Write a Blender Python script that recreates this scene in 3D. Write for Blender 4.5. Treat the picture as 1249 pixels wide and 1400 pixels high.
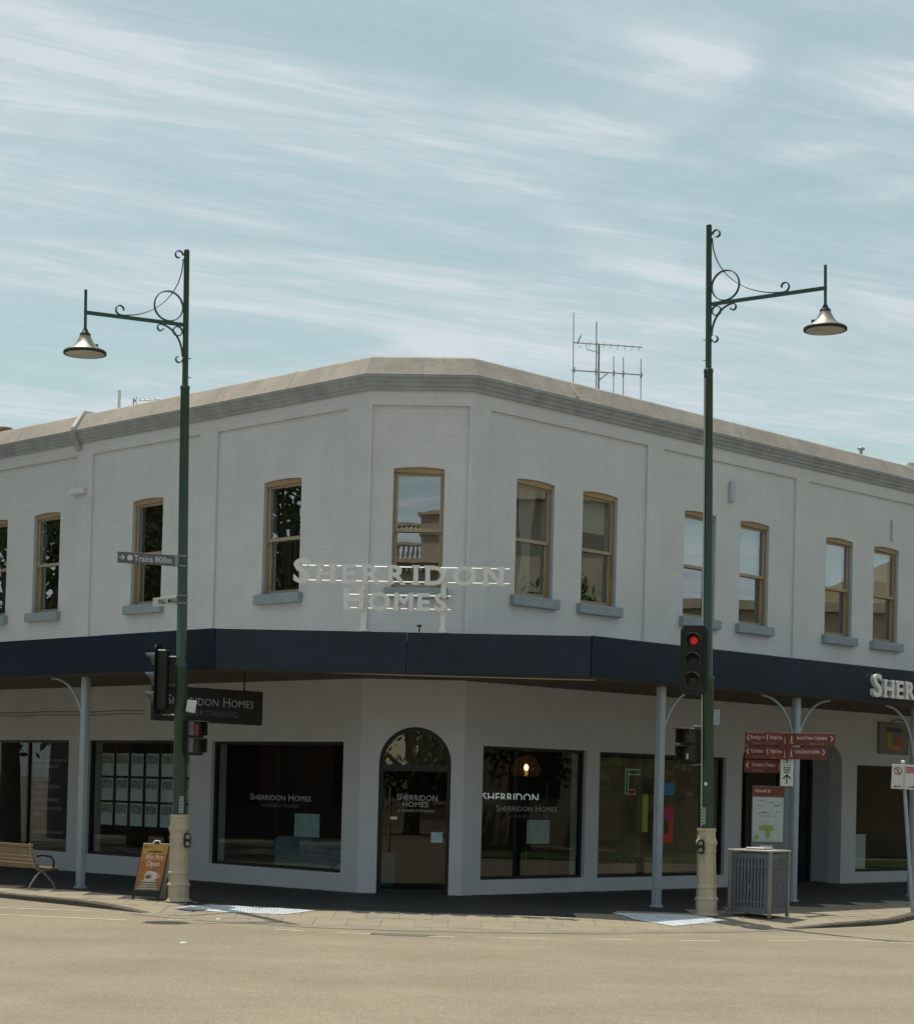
import bpy, math, random
from mathutils import Vector, Matrix
R_ = math.radians
random.seed(7)
for o in list(bpy.data.objects): bpy.data.objects.remove(o)
S = bpy.context.scene
COL = S.collection

# ------------------------------------------------------------------ camera
cam = bpy.data.cameras.new('camera'); camo = bpy.data.objects.new('camera', cam); COL.objects.link(camo)
S.camera = camo
cam.sensor_fit = 'HORIZONTAL'; cam.sensor_width = 36.0
cam.lens = 2659.28 / 1249 * 36
cam.shift_x = -1.44 / 1249; cam.shift_y = 317.7 / 1249
cam.clip_start = 0.1; cam.clip_end = 6000
camo.matrix_world = (Matrix.Translation((0, 0, 1.8)) @ Matrix.Rotation(R_(90) + 0.02141, 4, 'X') @ Matrix.Rotation(0.02535, 4, 'Z'))

# ------------------------------------------------------------------ sun, sky, exposure
SUN_EL = R_(70); SUN_H = Vector((-0.60, 0.80)).normalized()
sun_dir = Vector((SUN_H.x * math.cos(SUN_EL), SUN_H.y * math.cos(SUN_EL), math.sin(SUN_EL)))
sl = bpy.data.lights.new('sun', 'SUN'); sl.energy = 4.6; sl.angle = R_(0.53); sl.color = (1.0, 0.90, 0.73)
so = bpy.data.objects.new('sun', sl); COL.objects.link(so)
so.rotation_euler = sun_dir.to_track_quat('Z', 'Y').to_euler(); so.location = (0, 0, 60)
wd = bpy.data.worlds.new('World'); S.world = wd; wd.use_nodes = True
nt = wd.node_tree; nt.nodes.clear()
def wn(t, **k):
    n = nt.nodes.new(t)
    for a, b in k.items(): setattr(n, a, b)
    return n
def wm(op, a, b=None, c=None):
    n = wn('ShaderNodeMath', operation=op)
    for i, v in enumerate((a, b, c)):
        if v is None: continue
        if isinstance(v, (int, float)): n.inputs[i].default_value = v
        else: nt.links.new(v, n.inputs[i])
    return n.outputs[0]
sky = wn('ShaderNodeTexSky', sky_type='NISHITA', sun_disc=False, sun_elevation=SUN_EL,
         sun_rotation=math.atan2(SUN_H.x, SUN_H.y), altitude=230, air_density=1.0, dust_density=1.6, ozone_density=1.6)
tc = wn('ShaderNodeTexCoord'); sep = wn('ShaderNodeSeparateXYZ'); nt.links.new(tc.outputs['Generated'], sep.inputs[0])
zc = wm('MAXIMUM', sep.outputs[2], 0.06)
comb = wn('ShaderNodeCombineXYZ')
nt.links.new(wm('DIVIDE', sep.outputs[0], zc), comb.inputs[0]); nt.links.new(wm('DIVIDE', sep.outputs[1], zc), comb.inputs[1])
def cloud_layer(rot, scale, nscale, detail, rough, dist, lo, hi, off):
    mp = wn('ShaderNodeMapping', vector_type='TEXTURE'); mp.inputs['Rotation'].default_value = (0, 0, R_(rot)); mp.inputs['Scale'].default_value = scale
    mp.inputs['Location'].default_value = off
    nt.links.new(comb.outputs[0], mp.inputs[0])
    nz = wn('ShaderNodeTexNoise'); nz.inputs['Scale'].default_value = nscale; nz.inputs['Detail'].default_value = detail
    nz.inputs['Roughness'].default_value = rough; nz.inputs['Distortion'].default_value = dist
    nt.links.new(mp.outputs[0], nz.inputs['Vector'])
    mr = wn('ShaderNodeMapRange', interpolation_type='SMOOTHSTEP'); mr.inputs[1].default_value = lo; mr.inputs[2].default_value = hi
    nt.links.new(nz.outputs[0], mr.inputs[0]); return mr.outputs[0]
streak = cloud_layer(27, (2.3, 0.60, 1), 1.7, 10, 0.60, 1.1, 0.37, 0.72, (9.9, 1.7, 0))
broad = cloud_layer(24, (1.3, 0.9, 1), 1.0, 4, 0.55, 0.8, 0.32, 0.62, (5.5, 2.0, 0))
fine = cloud_layer(28, (1.2, 0.30, 1), 1.8, 10, 0.68, 2.2, 0.42, 0.76, (7.3, 2.2, 0))
mask = wm('ADD', wm('MULTIPLY', streak, wm('ADD', wm('MULTIPLY', broad, 0.55), 0.10)), wm('MULTIPLY', wm('MULTIPLY', fine, wm('ADD', broad, 0.25)), 0.46))
mask = wm('MINIMUM', wm('ADD', wm('MULTIPLY', mask, 1.35), wm('MULTIPLY', broad, 0.34)), 0.95)
tint = wn('ShaderNodeMix', data_type='RGBA', blend_type='MULTIPLY'); tint.inputs[0].default_value = 1.0
nt.links.new(sky.outputs[0], tint.inputs[6]); tint.inputs[7].default_value = (1.0, 1.02, 0.82, 1)
veil = wn('ShaderNodeMix', data_type='RGBA'); veil.inputs[0].default_value = 0.44; nt.links.new(tint.outputs[2], veil.inputs[6])
veil.inputs[7].default_value = (4.6, 5.95, 5.75, 1)          # even high haze over the whole sky
mix = wn('ShaderNodeMix', data_type='RGBA'); nt.links.new(mask, mix.inputs[0]); nt.links.new(veil.outputs[2], mix.inputs[6])
mix.inputs[7].default_value = (5.5, 6.05, 6.5, 1)
bg = wn('ShaderNodeBackground'); bg.inputs[1].default_value = 0.118; nt.links.new(mix.outputs[2], bg.inputs[0])
wo = wn('ShaderNodeOutputWorld'); nt.links.new(bg.outputs[0], wo.inputs[0])
S.view_settings.view_transform = 'Standard'; S.view_settings.look = 'None'
S.view_settings.exposure = 0.0; S.view_settings.gamma = 1.0; S.view_settings.use_curve_mapping = False
S.render.engine = 'CYCLES'

# ------------------------------------------------------------------ materials
MATS = {}
def mat(name, col, rough=0.7, metal=0.0, spec=0.4, var=0.0, vscale=3.0, bump=0.0, bscale=60.0, col2=None, emit=None, estr=0.0,
        uv=False, brick=None, streaks=0.0, speckle=0.0, bands=0.0, grime=0.0):
    if name in MATS: return MATS[name]
    m = bpy.data.materials.new(name); m.use_nodes = True; n = m.node_tree.nodes; l = m.node_tree.links
    b = n['Principled BSDF']; b.inputs['Roughness'].default_value = rough; b.inputs['Metallic'].default_value = metal
    b.inputs['Specular IOR Level'].default_value = spec
    tcn = n.new('ShaderNodeTexCoord'); vec = tcn.outputs['UV' if uv else 'Object']
    c = (*col, 1)
    b.inputs['Base Color'].default_value = c
    out = None
    def mixc(a, bcol, fac, blend='MIX'):
        x = n.new('ShaderNodeMix'); x.data_type = 'RGBA'; x.blend_type = blend
        if isinstance(a, tuple): x.inputs[6].default_value = a
        else: l.new(a, x.inputs[6])
        if isinstance(bcol, tuple): x.inputs[7].default_value = bcol
        else: l.new(bcol, x.inputs[7])
        if isinstance(fac, float): x.inputs[0].default_value = fac
        else: l.new(fac, x.inputs[0])
        return x.outputs[2]
    def noise(sc, det=5, rg=0.55, vscl=None):
        z = n.new('ShaderNodeTexNoise'); z.inputs['Scale'].default_value = sc; z.inputs['Detail'].default_value = det; z.inputs['Roughness'].default_value = rg
        v = vec
        if vscl:
            mp = n.new('ShaderNodeMapping'); mp.inputs['Scale'].default_value = vscl; l.new(vec, mp.inputs[0]); v = mp.outputs[0]
        l.new(v, z.inputs['Vector']); return z.outputs[0]
    def rng(o_, a, bb, lo=0.0, hi=1.0):
        r = n.new('ShaderNodeMapRange'); r.inputs[1].default_value = a; r.inputs[2].default_value = bb; r.inputs[3].default_value = lo; r.inputs[4].default_value = hi
        l.new(o_, r.inputs[0]); return r.outputs[0]
    cur = c
    if var > 0:
        c2 = (*(col2 if col2 else tuple(x * (1 - var) for x in col)), 1)
        cur = mixc(cur, c2, rng(noise(vscale, 7, 0.62), 0.35, 0.68))
    if streaks > 0:
        sv = noise(1.0, 5, 0.6, (9, 0.5, 1) if uv else (7, 7, 0.5))
        cur = mixc(cur, tuple(x * 0.55 for x in col) + (1,), rng(sv, 0.52, 0.80, 0, streaks))
    if grime > 0:
        cur = mixc(cur, tuple(x * 0.62 for x in col) + (1,), rng(noise(14, 6, 0.75), 0.60, 0.80, 0, grime))
        cur = mixc(cur, tuple(min(1, x * 1.12) for x in col) + (1,), rng(noise(0.7, 6, 0.7), 0.55, 0.72, 0, grime))
    if bands > 0:
        cur = mixc(cur, tuple(x * 0.72 for x in col) + (1,), rng(noise(1.0, 6, 0.62, (0.10, 1.1, 1)), 0.45, 0.75, 0, bands))
        gr = noise(1.0, 3, 0.7, (26, 5, 1))
        cur = mixc(cur, tuple(x * 0.70 for x in col) + (1,), rng(gr, 0.50, 0.72, 0, 0.38))
        cur = mixc(cur, tuple(x * 1.35 for x in col) + (1,), rng(gr, 0.50, 0.28, 0, 0.30))
        cur = mixc(cur, tuple(x * 1.22 for x in col) + (1,), rng(noise(1.0, 5, 0.6, (0.07, 0.6, 1)), 0.5, 0.75, 0, bands))
    if speckle > 0:
        z = noise(bscale, 3, 0.7)
        cur = mixc(cur, (0.02, 0.02, 0.02, 1), rng(z, 0.55, 0.75, 0, speckle))
        cur = mixc(cur, tuple(min(1, x * 1.7) for x in col) + (1,), rng(z, 0.42, 0.28, 0, speckle))
    hgt = None
    if brick:
        bt = n.new('ShaderNodeTexBrick'); bt.inputs['Scale'].default_value = 1.0
        bt.inputs['Brick Width'].default_value = 0.24; bt.inputs['Row Height'].default_value = 0.086; bt.inputs['Mortar Size'].default_value = 0.007
        bt.inputs['Mortar Smooth'].default_value = 0.35; bt.inputs['Color1'].default_value = (1, 1, 1, 1); bt.inputs['Color2'].default_value = (0.8, 0.8, 0.8, 1); bt.inputs['Mortar'].default_value = (0, 0, 0, 1)
        l.new(vec, bt.inputs['Vector'])
        cur = mixc(cur, tuple(x * 0.80 for x in col) + (1,), rng(bt.outputs['Fac'], 0, 1, 0, 0.22))
        hgt = bt.outputs['Color']
    if not isinstance(cur, tuple): l.new(cur, b.inputs['Base Color'])
    if bump > 0 or hgt:
        bp = n.new('ShaderNodeBump'); bp.inputs['Distance'].default_value = 0.01; bp.inputs['Strength'].default_value = bump if bump else 0.2
        hz = noise(bscale, 4, 0.6)
        if hgt:
            hz2 = mixc(hgt, (0.5, 0.5, 0.5, 1), 0.35); bp2 = n.new('ShaderNodeBump'); bp2.inputs['Distance'].default_value = 0.008; bp2.inputs['Strength'].default_value = brick
            l.new(hz2, bp2.inputs['Height']); l.new(bp2.outputs[0], bp.inputs['Normal'])
        l.new(hz, bp.inputs['Height']); l.new(bp.outputs[0], b.inputs['Normal'])
    if emit: b.inputs['Emission Color'].default_value = (*emit, 1); b.inputs['Emission Strength'].default_value = estr
    MATS[name] = m; return m
def glass(name, ior, tr, rough=0.0, wob=0.0):
    m = bpy.data.materials.new(name); m.use_nodes = True; n = m.node_tree.nodes; l = m.node_tree.links; n.clear()
    lw = n.new('ShaderNodeLayerWeight'); lw.inputs[0].default_value = 0.5
    pw = n.new('ShaderNodeMath'); pw.operation = 'POWER'; l.new(lw.outputs['Facing'], pw.inputs[0]); pw.inputs[1].default_value = 4.0
    fr = n.new('ShaderNodeMapRange'); l.new(pw.outputs[0], fr.inputs[0]); fr.inputs[3].default_value = ior; fr.inputs[4].default_value = 1.0
    t = n.new('ShaderNodeBsdfTransparent'); t.inputs[0].default_value = (*tr, 1)
    g = n.new('ShaderNodeBsdfGlossy'); g.inputs['Roughness'].default_value = rough; g.inputs[0].default_value = (0.92, 0.96, 0.98, 1)
    if wob:
        tcn = n.new('ShaderNodeTexCoord'); nz = n.new('ShaderNodeTexNoise'); nz.inputs['Scale'].default_value = 1.7; nz.inputs['Detail'].default_value = 1
        l.new(tcn.outputs['Object'], nz.inputs['Vector']); bp = n.new('ShaderNodeBump'); bp.inputs['Strength'].default_value = wob; bp.inputs['Distance'].default_value = 0.02
        l.new(nz.outputs[0], bp.inputs['Height']); l.new(bp.outputs[0], g.inputs['Normal'])
    mx = n.new('ShaderNodeMixShader'); l.new(fr.outputs[0], mx.inputs[0]); l.new(t.outputs[0], mx.inputs[1]); l.new(g.outputs[0], mx.inputs[2])
    o = n.new('ShaderNodeOutputMaterial'); l.new(mx.outputs[0], o.inputs[0]); MATS[name] = m; return m
brickw = mat('painted_brick', (0.575, 0.582, 0.578), 0.75, var=0.10, vscale=1.1, bump=0.9, bscale=42, uv=True, brick=0.4, streaks=0.15, grime=0.34)
trimw = mat('painted_render', (0.575, 0.582, 0.578), 0.72, var=0.12, vscale=2.2, bump=0.18, bscale=45, streaks=0.15)
shopw = mat('shop_render', (0.51, 0.545, 0.585), 0.7, var=0.10, vscale=1.8, bump=0.12, bscale=50, streaks=0.10)
cornm = mat('cornice_grey', (0.34, 0.365, 0.37), 0.7, var=0.3, vscale=2.5, bump=0.3, bscale=24, streaks=0.5, grime=0.35)
copem = mat('coping_render', (0.36, 0.33, 0.29), 0.85, var=0.42, vscale=1.8, bump=0.6, bscale=16, col2=(0.26, 0.24, 0.215), streaks=0.5, grime=0.55)
sillm = mat('sill_bluegrey', (0.27, 0.32, 0.345), 0.7, var=0.18, vscale=5, bump=0.15, bscale=40)
revm = mat('reveal_bluegrey', (0.40, 0.46, 0.51), 0.7, var=0.12, vscale=5)
timb = mat('ochre_timber', (0.35, 0.245, 0.125), 0.6, var=0.25, vscale=9, bump=0.1, bscale=50)
sash = mat('sash_tan', (0.36, 0.29, 0.20), 0.55, var=0.2, vscale=9, bump=0.06, bscale=60)
navy = mat('navy_fascia', (0.010, 0.021, 0.041), 0.36, spec=0.38, var=0.35, vscale=1.6, bump=0.22, bscale=1.6, streaks=0.5)
soff = mat('soffit_brown', (0.10, 0.088, 0.065), 0.8, var=0.3, vscale=3, bump=0.1)
steel = mat('galv_blue', (0.30, 0.36, 0.41), 0.5, spec=0.5, grime=0.5, var=0.15, vscale=4)
tinroof = mat('tin_roof', (0.35, 0.36, 0.36), 0.5, metal=0.4, var=0.2)
blackf = mat('black_frame', (0.012, 0.013, 0.013), 0.4)
signblk = mat('sign_black', (0.012, 0.015, 0.016), 0.45, var=0.2)
green = mat('heritage_green', (0.018, 0.055, 0.035), 0.38, spec=0.5, grime=0.5, var=0.3, vscale=5, bump=0.04, bscale=20)
cream = mat('cream_paint', (0.46, 0.40, 0.285), 0.55, grime=0.5, var=0.22, vscale=6, bump=0.1, bscale=30, streaks=0.25)
alum = mat('brushed_metal', (0.27, 0.26, 0.23), 0.42, metal=0.7, var=0.1)
lensm = mat('lamp_lens', (0.42, 0.38, 0.33), 0.35, spec=0.5, var=0.2, vscale=4)
sigb = mat('signal_black', (0.008, 0.009, 0.008), 0.5, var=0.2)
visr = mat('visor_black', (0.03, 0.03, 0.03), 0.22, spec=1.0)
redl = mat('red_lamp', (0.3, 0.01, 0.01), 0.3, emit=(1.0, 0.03, 0.025), estr=0.26)
redd = mat('red_lamp_dim', (0.28, 0.02, 0.015), 0.3, emit=(1.0, 0.03, 0.02), estr=0.03)
offl = mat('lamp_off', (0.015, 0.016, 0.014), 0.25)
white = mat('white_paint', (0.72, 0.72, 0.69), 0.5, var=0.08)
whites = mat('white_sign', (0.55, 0.56, 0.55), 0.5, var=0.1, vscale=6)
ledge = mat('letter_white', (0.66, 0.67, 0.67), 0.45, var=0.06)
greyl = mat('letter_grey', (0.36, 0.40, 0.42), 0.6)
dimg = mat('letter_dim', (0.10, 0.12, 0.13), 0.6)
brown = mat('tourist_brown', (0.135, 0.03, 0.022), 0.5, var=0.15, vscale=8)
slate = mat('sign_slate', (0.10, 0.10, 0.125), 0.5, var=0.1)
binm = mat('bin_grey', (0.11, 0.135, 0.15), 0.5, grime=0.5, var=0.2, vscale=6)
binp = mat('bin_post', (0.27, 0.25, 0.22), 0.5, metal=0.2, var=0.2, vscale=6)
bintop = mat('bin_top', (0.40, 0.40, 0.39), 0.4, metal=0.2, var=0.1)
dark = mat('dark_void', (0.012, 0.013, 0.013), 0.8)
slatm = mat('bench_timber', (0.24, 0.17, 0.095), 0.6, var=0.3, vscale=12, bump=0.15, bscale=40)
asph = mat('asphalt', (0.245, 0.215, 0.162), 0.9, spec=0.25, var=0.22, vscale=0.5, bump=0.6, bscale=38, speckle=0.6, bands=0.34, grime=0.45)
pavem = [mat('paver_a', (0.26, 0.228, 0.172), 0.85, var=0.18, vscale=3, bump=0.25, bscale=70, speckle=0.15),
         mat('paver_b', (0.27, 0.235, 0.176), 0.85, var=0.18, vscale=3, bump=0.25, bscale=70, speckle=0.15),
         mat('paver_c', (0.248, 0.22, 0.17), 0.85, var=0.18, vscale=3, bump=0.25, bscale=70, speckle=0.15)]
pave_shade = [mat('paver_shade_a', (0.028, 0.031, 0.028), 0.8, var=0.25, vscale=3, bump=0.25, bscale=60), mat('paver_shade_b', (0.034, 0.036, 0.032), 0.8, var=0.25, vscale=3, bump=0.25, bscale=60)]  # near-black pavers: the awning's shade put into the paving colour
joint = mat('joint_sand', (0.17, 0.15, 0.115), 0.95)
kerbm = mat('bluestone', (0.085, 0.077, 0.064), 0.85, var=0.3, vscale=6, bump=0.5, bscale=25)
kerbc = mat('concrete_strip', (0.24, 0.215, 0.17), 0.9, var=0.3, vscale=2.5, bump=0.3, bscale=40)
rpaint = mat('road_paint', (0.62, 0.58, 0.48), 0.8, var=0.4, vscale=7, col2=(0.40, 0.36, 0.29), speckle=0.15, bscale=45)
tact = mat('tactile_white', (0.60, 0.66, 0.72), 0.65, var=0.35, vscale=5, grime=0.5)
tar = mat('tar_patch', (0.06, 0.055, 0.05), 0.9, var=0.5, vscale=20, col2=(0.20, 0.18, 0.15), bump=0.8, bscale=40)
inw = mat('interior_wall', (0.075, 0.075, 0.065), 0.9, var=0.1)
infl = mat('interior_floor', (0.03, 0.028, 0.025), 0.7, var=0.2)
blind = mat('roller_blind', (0.55, 0.57, 0.55), 0.9, var=0.08)
curt = mat('curtain_cloth', (0.55, 0.54, 0.50), 0.9, var=0.12)
cardp = mat('card_paper', (0.70, 0.80, 0.84), 0.6, var=0.15, vscale=7)
cardd = mat('card_photo', (0.12, 0.16, 0.16), 0.6, var=0.6, vscale=14, col2=(0.50, 0.58, 0.55))
posterb = mat('poster_pale_blue', (0.40, 0.55, 0.60), 0.6, var=0.25, vscale=8)
sofa = mat('sofa_blue', (0.14, 0.22, 0.27), 0.9, var=0.2)
amber = mat('amber_glass', (0.10, 0.06, 0.03), 0.2, spec=0.6)
bulb = mat('bulb', (1, .8, .5), 0.4, emit=(1.0, 0.72, 0.40), estr=14)
gl_up = glass('pane_upper', 0.34, (0.72, 0.76, 0.74), 0.0, 0.03)
gl_sh = glass('pane_shop', 0.055, (0.70, 0.76, 0.74), 0.0, 0.02)

# ------------------------------------------------------------------ builders
def root_of(p):
    while p.parent: p = p.parent
    return p
class MB:
    def __init__(s): s.v = []; s.f = []; s.sm = []
    def add(s, vs, fs, smooth=False):
        b = len(s.v); s.v += [Vector(x) for x in vs]; s.f += [[i + b for i in f] for f in fs]; s.sm += [smooth] * len(fs); return s
    def box(s, c, X, Y, Z, bev=0.0):   # centre, three half-axis vectors
        c = Vector(c); X = Vector(X); Y = Vector(Y); Z = Vector(Z)
        if bev <= 0:
            vs = [c + a * X + b * Y + d * Z for d in (-1, 1) for b in (-1, 1) for a in (-1, 1)]
            return s.add(vs, [(0, 2, 3, 1), (4, 5, 7, 6), (0, 1, 5, 4), (2, 6, 7, 3), (0, 4, 6, 2), (1, 3, 7, 5)])
        # chamfered in the X-Y outline and along Z ends
        ex, ey, ez = [1 - min(0.9, bev / max(1e-6, q.length)) for q in (X, Y, Z)]
        ring = [(-ex, -1), (ex, -1), (1, -ey), (1, ey), (ex, 1), (-ex, 1), (-1, ey), (-1, -ey)]
        vs = []
        for zz, k in ((-1, bev), (-ez, 0), (ez, 0), (1, bev)):
            for a, b in ring:
                kx = 1 - (k / max(1e-6, X.length)) * 0.9; ky = 1 - (k / max(1e-6, Y.length)) * 0.9
                vs.append(c + a * kx * X + b * ky * Y + zz * Z)
        fs = [list(range(7, -1, -1)), list(range(24, 32))]
        for r in range(3):
            for i in range(8):
                j = (i + 1) % 8; fs.append((r * 8 + i, r * 8 + j, r * 8 + 8 + j, r * 8 + 8 + i))
        return s.add(vs, fs)
    def abox(s, x0, x1, y0, y1, z0, z1, bev=0.0):
        return s.box(((x0 + x1) / 2, (y0 + y1) / 2, (z0 + z1) / 2), ((x1 - x0) / 2, 0, 0), (0, (y1 - y0) / 2, 0), (0, 0, (z1 - z0) / 2), bev)
    def tube(s, pts, r, n=8, cap=True, smooth=True):
        pts = [Vector(p) for p in pts]; rs = r if isinstance(r, (list, tuple)) else [r] * len(pts)
        t0 = (pts[1] - pts[0]).normalized(); up = Vector((0, 0, 1)) if abs(t0.z) < 0.9 else Vector((1, 0, 0))
        a = t0.cross(up).normalized(); vs = []; fs = []
        for i, p in enumerate(pts):
            t = (pts[min(i + 1, len(pts) - 1)] - pts[max(i - 1, 0)]).normalized()
            a = (a - t * a.dot(t)).normalized(); b = t.cross(a)
            for k in range(n):
                w = 2 * math.pi * k / n; vs.append(p + rs[i] * (math.cos(w) * a + math.sin(w) * b))
        for i in range(len(pts) - 1):
            for k in range(n):
                fs.append((i * n + k, i * n + (k + 1) % n, i * n + n + (k + 1) % n, i * n + n + k))
        s.add(vs, fs, smooth)
        if cap: s.add([vs[k] for k in range(n)], [list(range(n - 1, -1, -1))]); s.add(vs[-n:], [list(range(n))])
        return s
    def lathe(s, prof, n=16, c=(0, 0, 0), smooth=True, rot=0.0):
        vs = []; fs = []; c = Vector(c)
        for r, z in prof:
            for k in range(n):
                w = 2 * math.pi * (k + rot) / n; vs.append(c + Vector((r * math.cos(w), r * math.sin(w), z)))
        for i in range(len(prof) - 1):
            for k in range(n): fs.append((i * n + k, i * n + (k + 1) % n, i * n + n + (k + 1) % n, i * n + n + k))
        s.add(vs, fs, smooth)
        s.add(vs[:n], [list(range(n - 1, -1, -1))]); s.add(vs[-n:], [list(range(n))]); return s
    def prism(s, poly, fr, o0, o1):   # poly in (u,v); fr(u,o,v) -> point
        n = len(poly); vs = [fr(u, o0, v) for u, v in poly] + [fr(u, o1, v) for u, v in poly]
        fs = [list(range(n)), list(range(2 * n - 1, n - 1, -1))] + [(i, n + i, n + (i + 1) % n, (i + 1) % n) for i in range(n)]
        return s.add(vs, fs)
    def holes(s, outer, holes, fr, o0, o1, side_outer=True):  # slab with openings between offsets o0 (front) and o1 (back)
        import bmesh
        bm = bmesh.new(); loops = [outer] + holes; eds = []; allv = []
        for lp in loops:
            vv = [bm.verts.new((u, v, 0)) for u, v in lp]; allv.append(vv)
            for i in range(len(vv)): eds.append(bm.edges.new((vv[i], vv[(i + 1) % len(vv)])))
        bmesh.ops.triangle_fill(bm, use_beauty=True, use_dissolve=False, edges=eds)
        bm.verts.index_update(); uv = [(q.co.x, q.co.y) for q in bm.verts]; fs = [[q.index for q in f.verts] for f in bm.faces]; bm.free()
        s.add([fr(u, o0, v) for u, v in uv], fs); s.add([fr(u, o1, v) for u, v in uv], [f[::-1] for f in fs])
        for k, lp in enumerate(loops):
            if k == 0 and not side_outer: continue
            n = len(lp); s.add([fr(u, o0, v) for u, v in lp] + [fr(u, o1, v) for u, v in lp], [(i, (i + 1) % n, n + (i + 1) % n, n + i) for i in range(n)])
        return s
    def build(s, name, m, parent=None, local=False, uvf=None):
        off = Vector((0, 0, 0))
        if parent is not None and not local: off = root_of(parent).location.copy()
        me = bpy.data.meshes.new(name); me.from_pydata([v - off for v in s.v], [], s.f)
        if any(s.sm): me.polygons.foreach_set('use_smooth', s.sm)
        if uvf:
            ul = me.uv_layers.new(name='UVMap')
            for lp in me.loops: ul.data[lp.index].uv = uvf(s.v[lp.vertex_index])
        me.materials.append(m if not isinstance(m, str) else MATS[m])
        import bmesh
        bm = bmesh.new(); bm.from_mesh(me); bmesh.ops.recalc_face_normals(bm, faces=bm.faces); bm.to_mesh(me); bm.free()
        o = bpy.data.objects.new(name, me); COL.objects.link(o)
        if parent is not None: o.parent = parent
        return o
def tag(o, label=None, cat=None, group=None, kind=None):
    if label: o['label'] = label
    if cat: o['category'] = cat
    if group: o['group'] = group
    if kind: o['kind'] = kind
    return o
def thing(name, loc, label=None, cat=None, group=None, rz=0.0, kind=None):
    e = bpy.data.objects.new(name, None); COL.objects.link(e); e.location = loc; e.rotation_euler = (0, 0, rz); e.empty_display_size = 0.2
    return tag(e, label, cat, group, kind)
def copy_tree(o, parent=None):
    c = o.copy(); COL.objects.link(c)
    if parent: c.parent = parent
    for ch in [x for x in o.children]: copy_tree(ch, c)
    return c
def text_mesh(body, size, extrude=0.0, offset=0.0, align='CENTER', spacing=1.0, res=2, width=None):
    cu = bpy.data.curves.new('t', 'FONT'); cu.body = body
    if body.istitle() and body.startswith('Sherridon'):
        cu.small_caps_scale = 0.8
        for q in cu.body_format: q.use_small_caps = True
    cu.size = size; cu.extrude = extrude; cu.offset = offset
    cu.align_x = align; cu.space_character = spacing; cu.resolution_u = res
    ob = bpy.data.objects.new('t', cu); COL.objects.link(ob)
    dg = bpy.context.evaluated_depsgraph_get(); dg.update()
    me = bpy.data.meshes.new_from_object(ob.evaluated_get(dg)); bpy.data.objects.remove(ob)
    if width:
        xs = [v.co.x for v in me.vertices]; w = max(xs) - min(xs); k = width / w
        for v in me.vertices: v.co.x *= k
    return me
def place_text(name, me, m, org, X, Y, parent, local=False):
    X = Vector(X).normalized(); Y = Vector(Y).normalized(); N = X.cross(Y); org = Vector(org)
    off = root_of(parent).location if not local else Vector((0, 0, 0))
    for v in me.vertices: v.co = org + X * v.co.x + Y * v.co.y + N * v.co.z - off
    me.materials.clear(); me.materials.append(m)
    o = bpy.data.objects.new(name, me); COL.objects.link(o); o.parent = parent; return o

# ------------------------------------------------------------------ plan of the corner
CL = Vector((-1.575, 31.475)); CR = Vector((0.106, 31.394))
DL = Vector((-0.70902, 0.70519)); DR = Vector((0.70519, 0.70902)); NL = Vector((-0.70519, -0.70902)); NR = Vector((0.70902, -0.70519))
DC = (CR - CL).normalized(); NC = Vector((DC.y, -DC.x)); CW = (CR - CL).length
PL = {'L': (CL, DL, NL), 'R': (CR, DR, NR), 'C': (CL, DC, NC)}
def W(k, s, o, z):
    P, d, n = PL[k]; q = P + d * s + n * o; return Vector((q.x, q.y, z))
def FR(k): return lambda u, o, v: W(k, u, o, v)
def UVF(k):
    P, d, n = PL[k]; return lambda p: ((Vector((p.x, p.y)) - P).dot(d), p.z)
def D3(v, z=0.0): return Vector((v.x, v.y, z))
UP = Vector((0, 0, 1))
LLEN, RLEN = 15.0, 18.0
def mitre(o, which):      # plan point where offset faces of the corner meet
    a = 'L' if which == 'L' else 'R'
    P1, d1, n1 = PL[a]; P2, d2, n2 = PL['C']
    A = P1 + n1 * o; B = P2 + n2 * o; den = d1.x * d2.y - d1.y * d2.x; t = ((B.x - A.x) * d2.y - (B.y - A.y) * d2.x) / den
    return A + d1 * t
def sm(o, which):         # along-wall position of that meeting point on the side wall
    q = mitre(o, which); P, d, n = PL[which]; return (q - P).dot(d)
def scm(o, which):
    q = mitre(o, which); return (q - CL).dot(DC)

# ================================================================== GROUND
KERB = [(-16.0, 39.15), (-4.25, 27.45), (-3.25, 26.55), (-1.75, 25.82), (-0.57, 25.62), (0.78, 25.78), (2.37, 26.3), (3.6, 26.9), (4.67, 27.58), (5.35, 28.08),
        (5.97, 28.62), (6.53, 29.3), (7.42, 31.25), (8.5, 33.9), (13.0, 46.0), (16, 56), (-14, 56)]
KV = [Vector(p) for p in KERB]
def inside_off(p):   # distance outward from the walls
    return max((p - CL).dot(NL), (p - CR).dot(NR), (p - CL).dot(NC))
def kerb_dist(p, i0=0, i1=len(KERB) - 3):
    best = 99
    for i in range(i0, i1):
        a, b = KV[i], KV[i + 1]; t = max(0, min(1, (p - a).dot(b - a) / (b - a).length_squared)); best = min(best, (p - a - (b - a) * t).length)
    return best
ROAD_Z = -0.10
def zf(p):
    o = max(0, inside_off(p)); sL = max(0, (p - CL).dot(DL))
    z = 0.035 - 0.010 * o - 0.006 * sL
    e = kerb_dist(p, 1, 8)
    if e < 1.4: z += (-0.094 - z) * (1 - e / 1.4) ** 1.2
    return z
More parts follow.
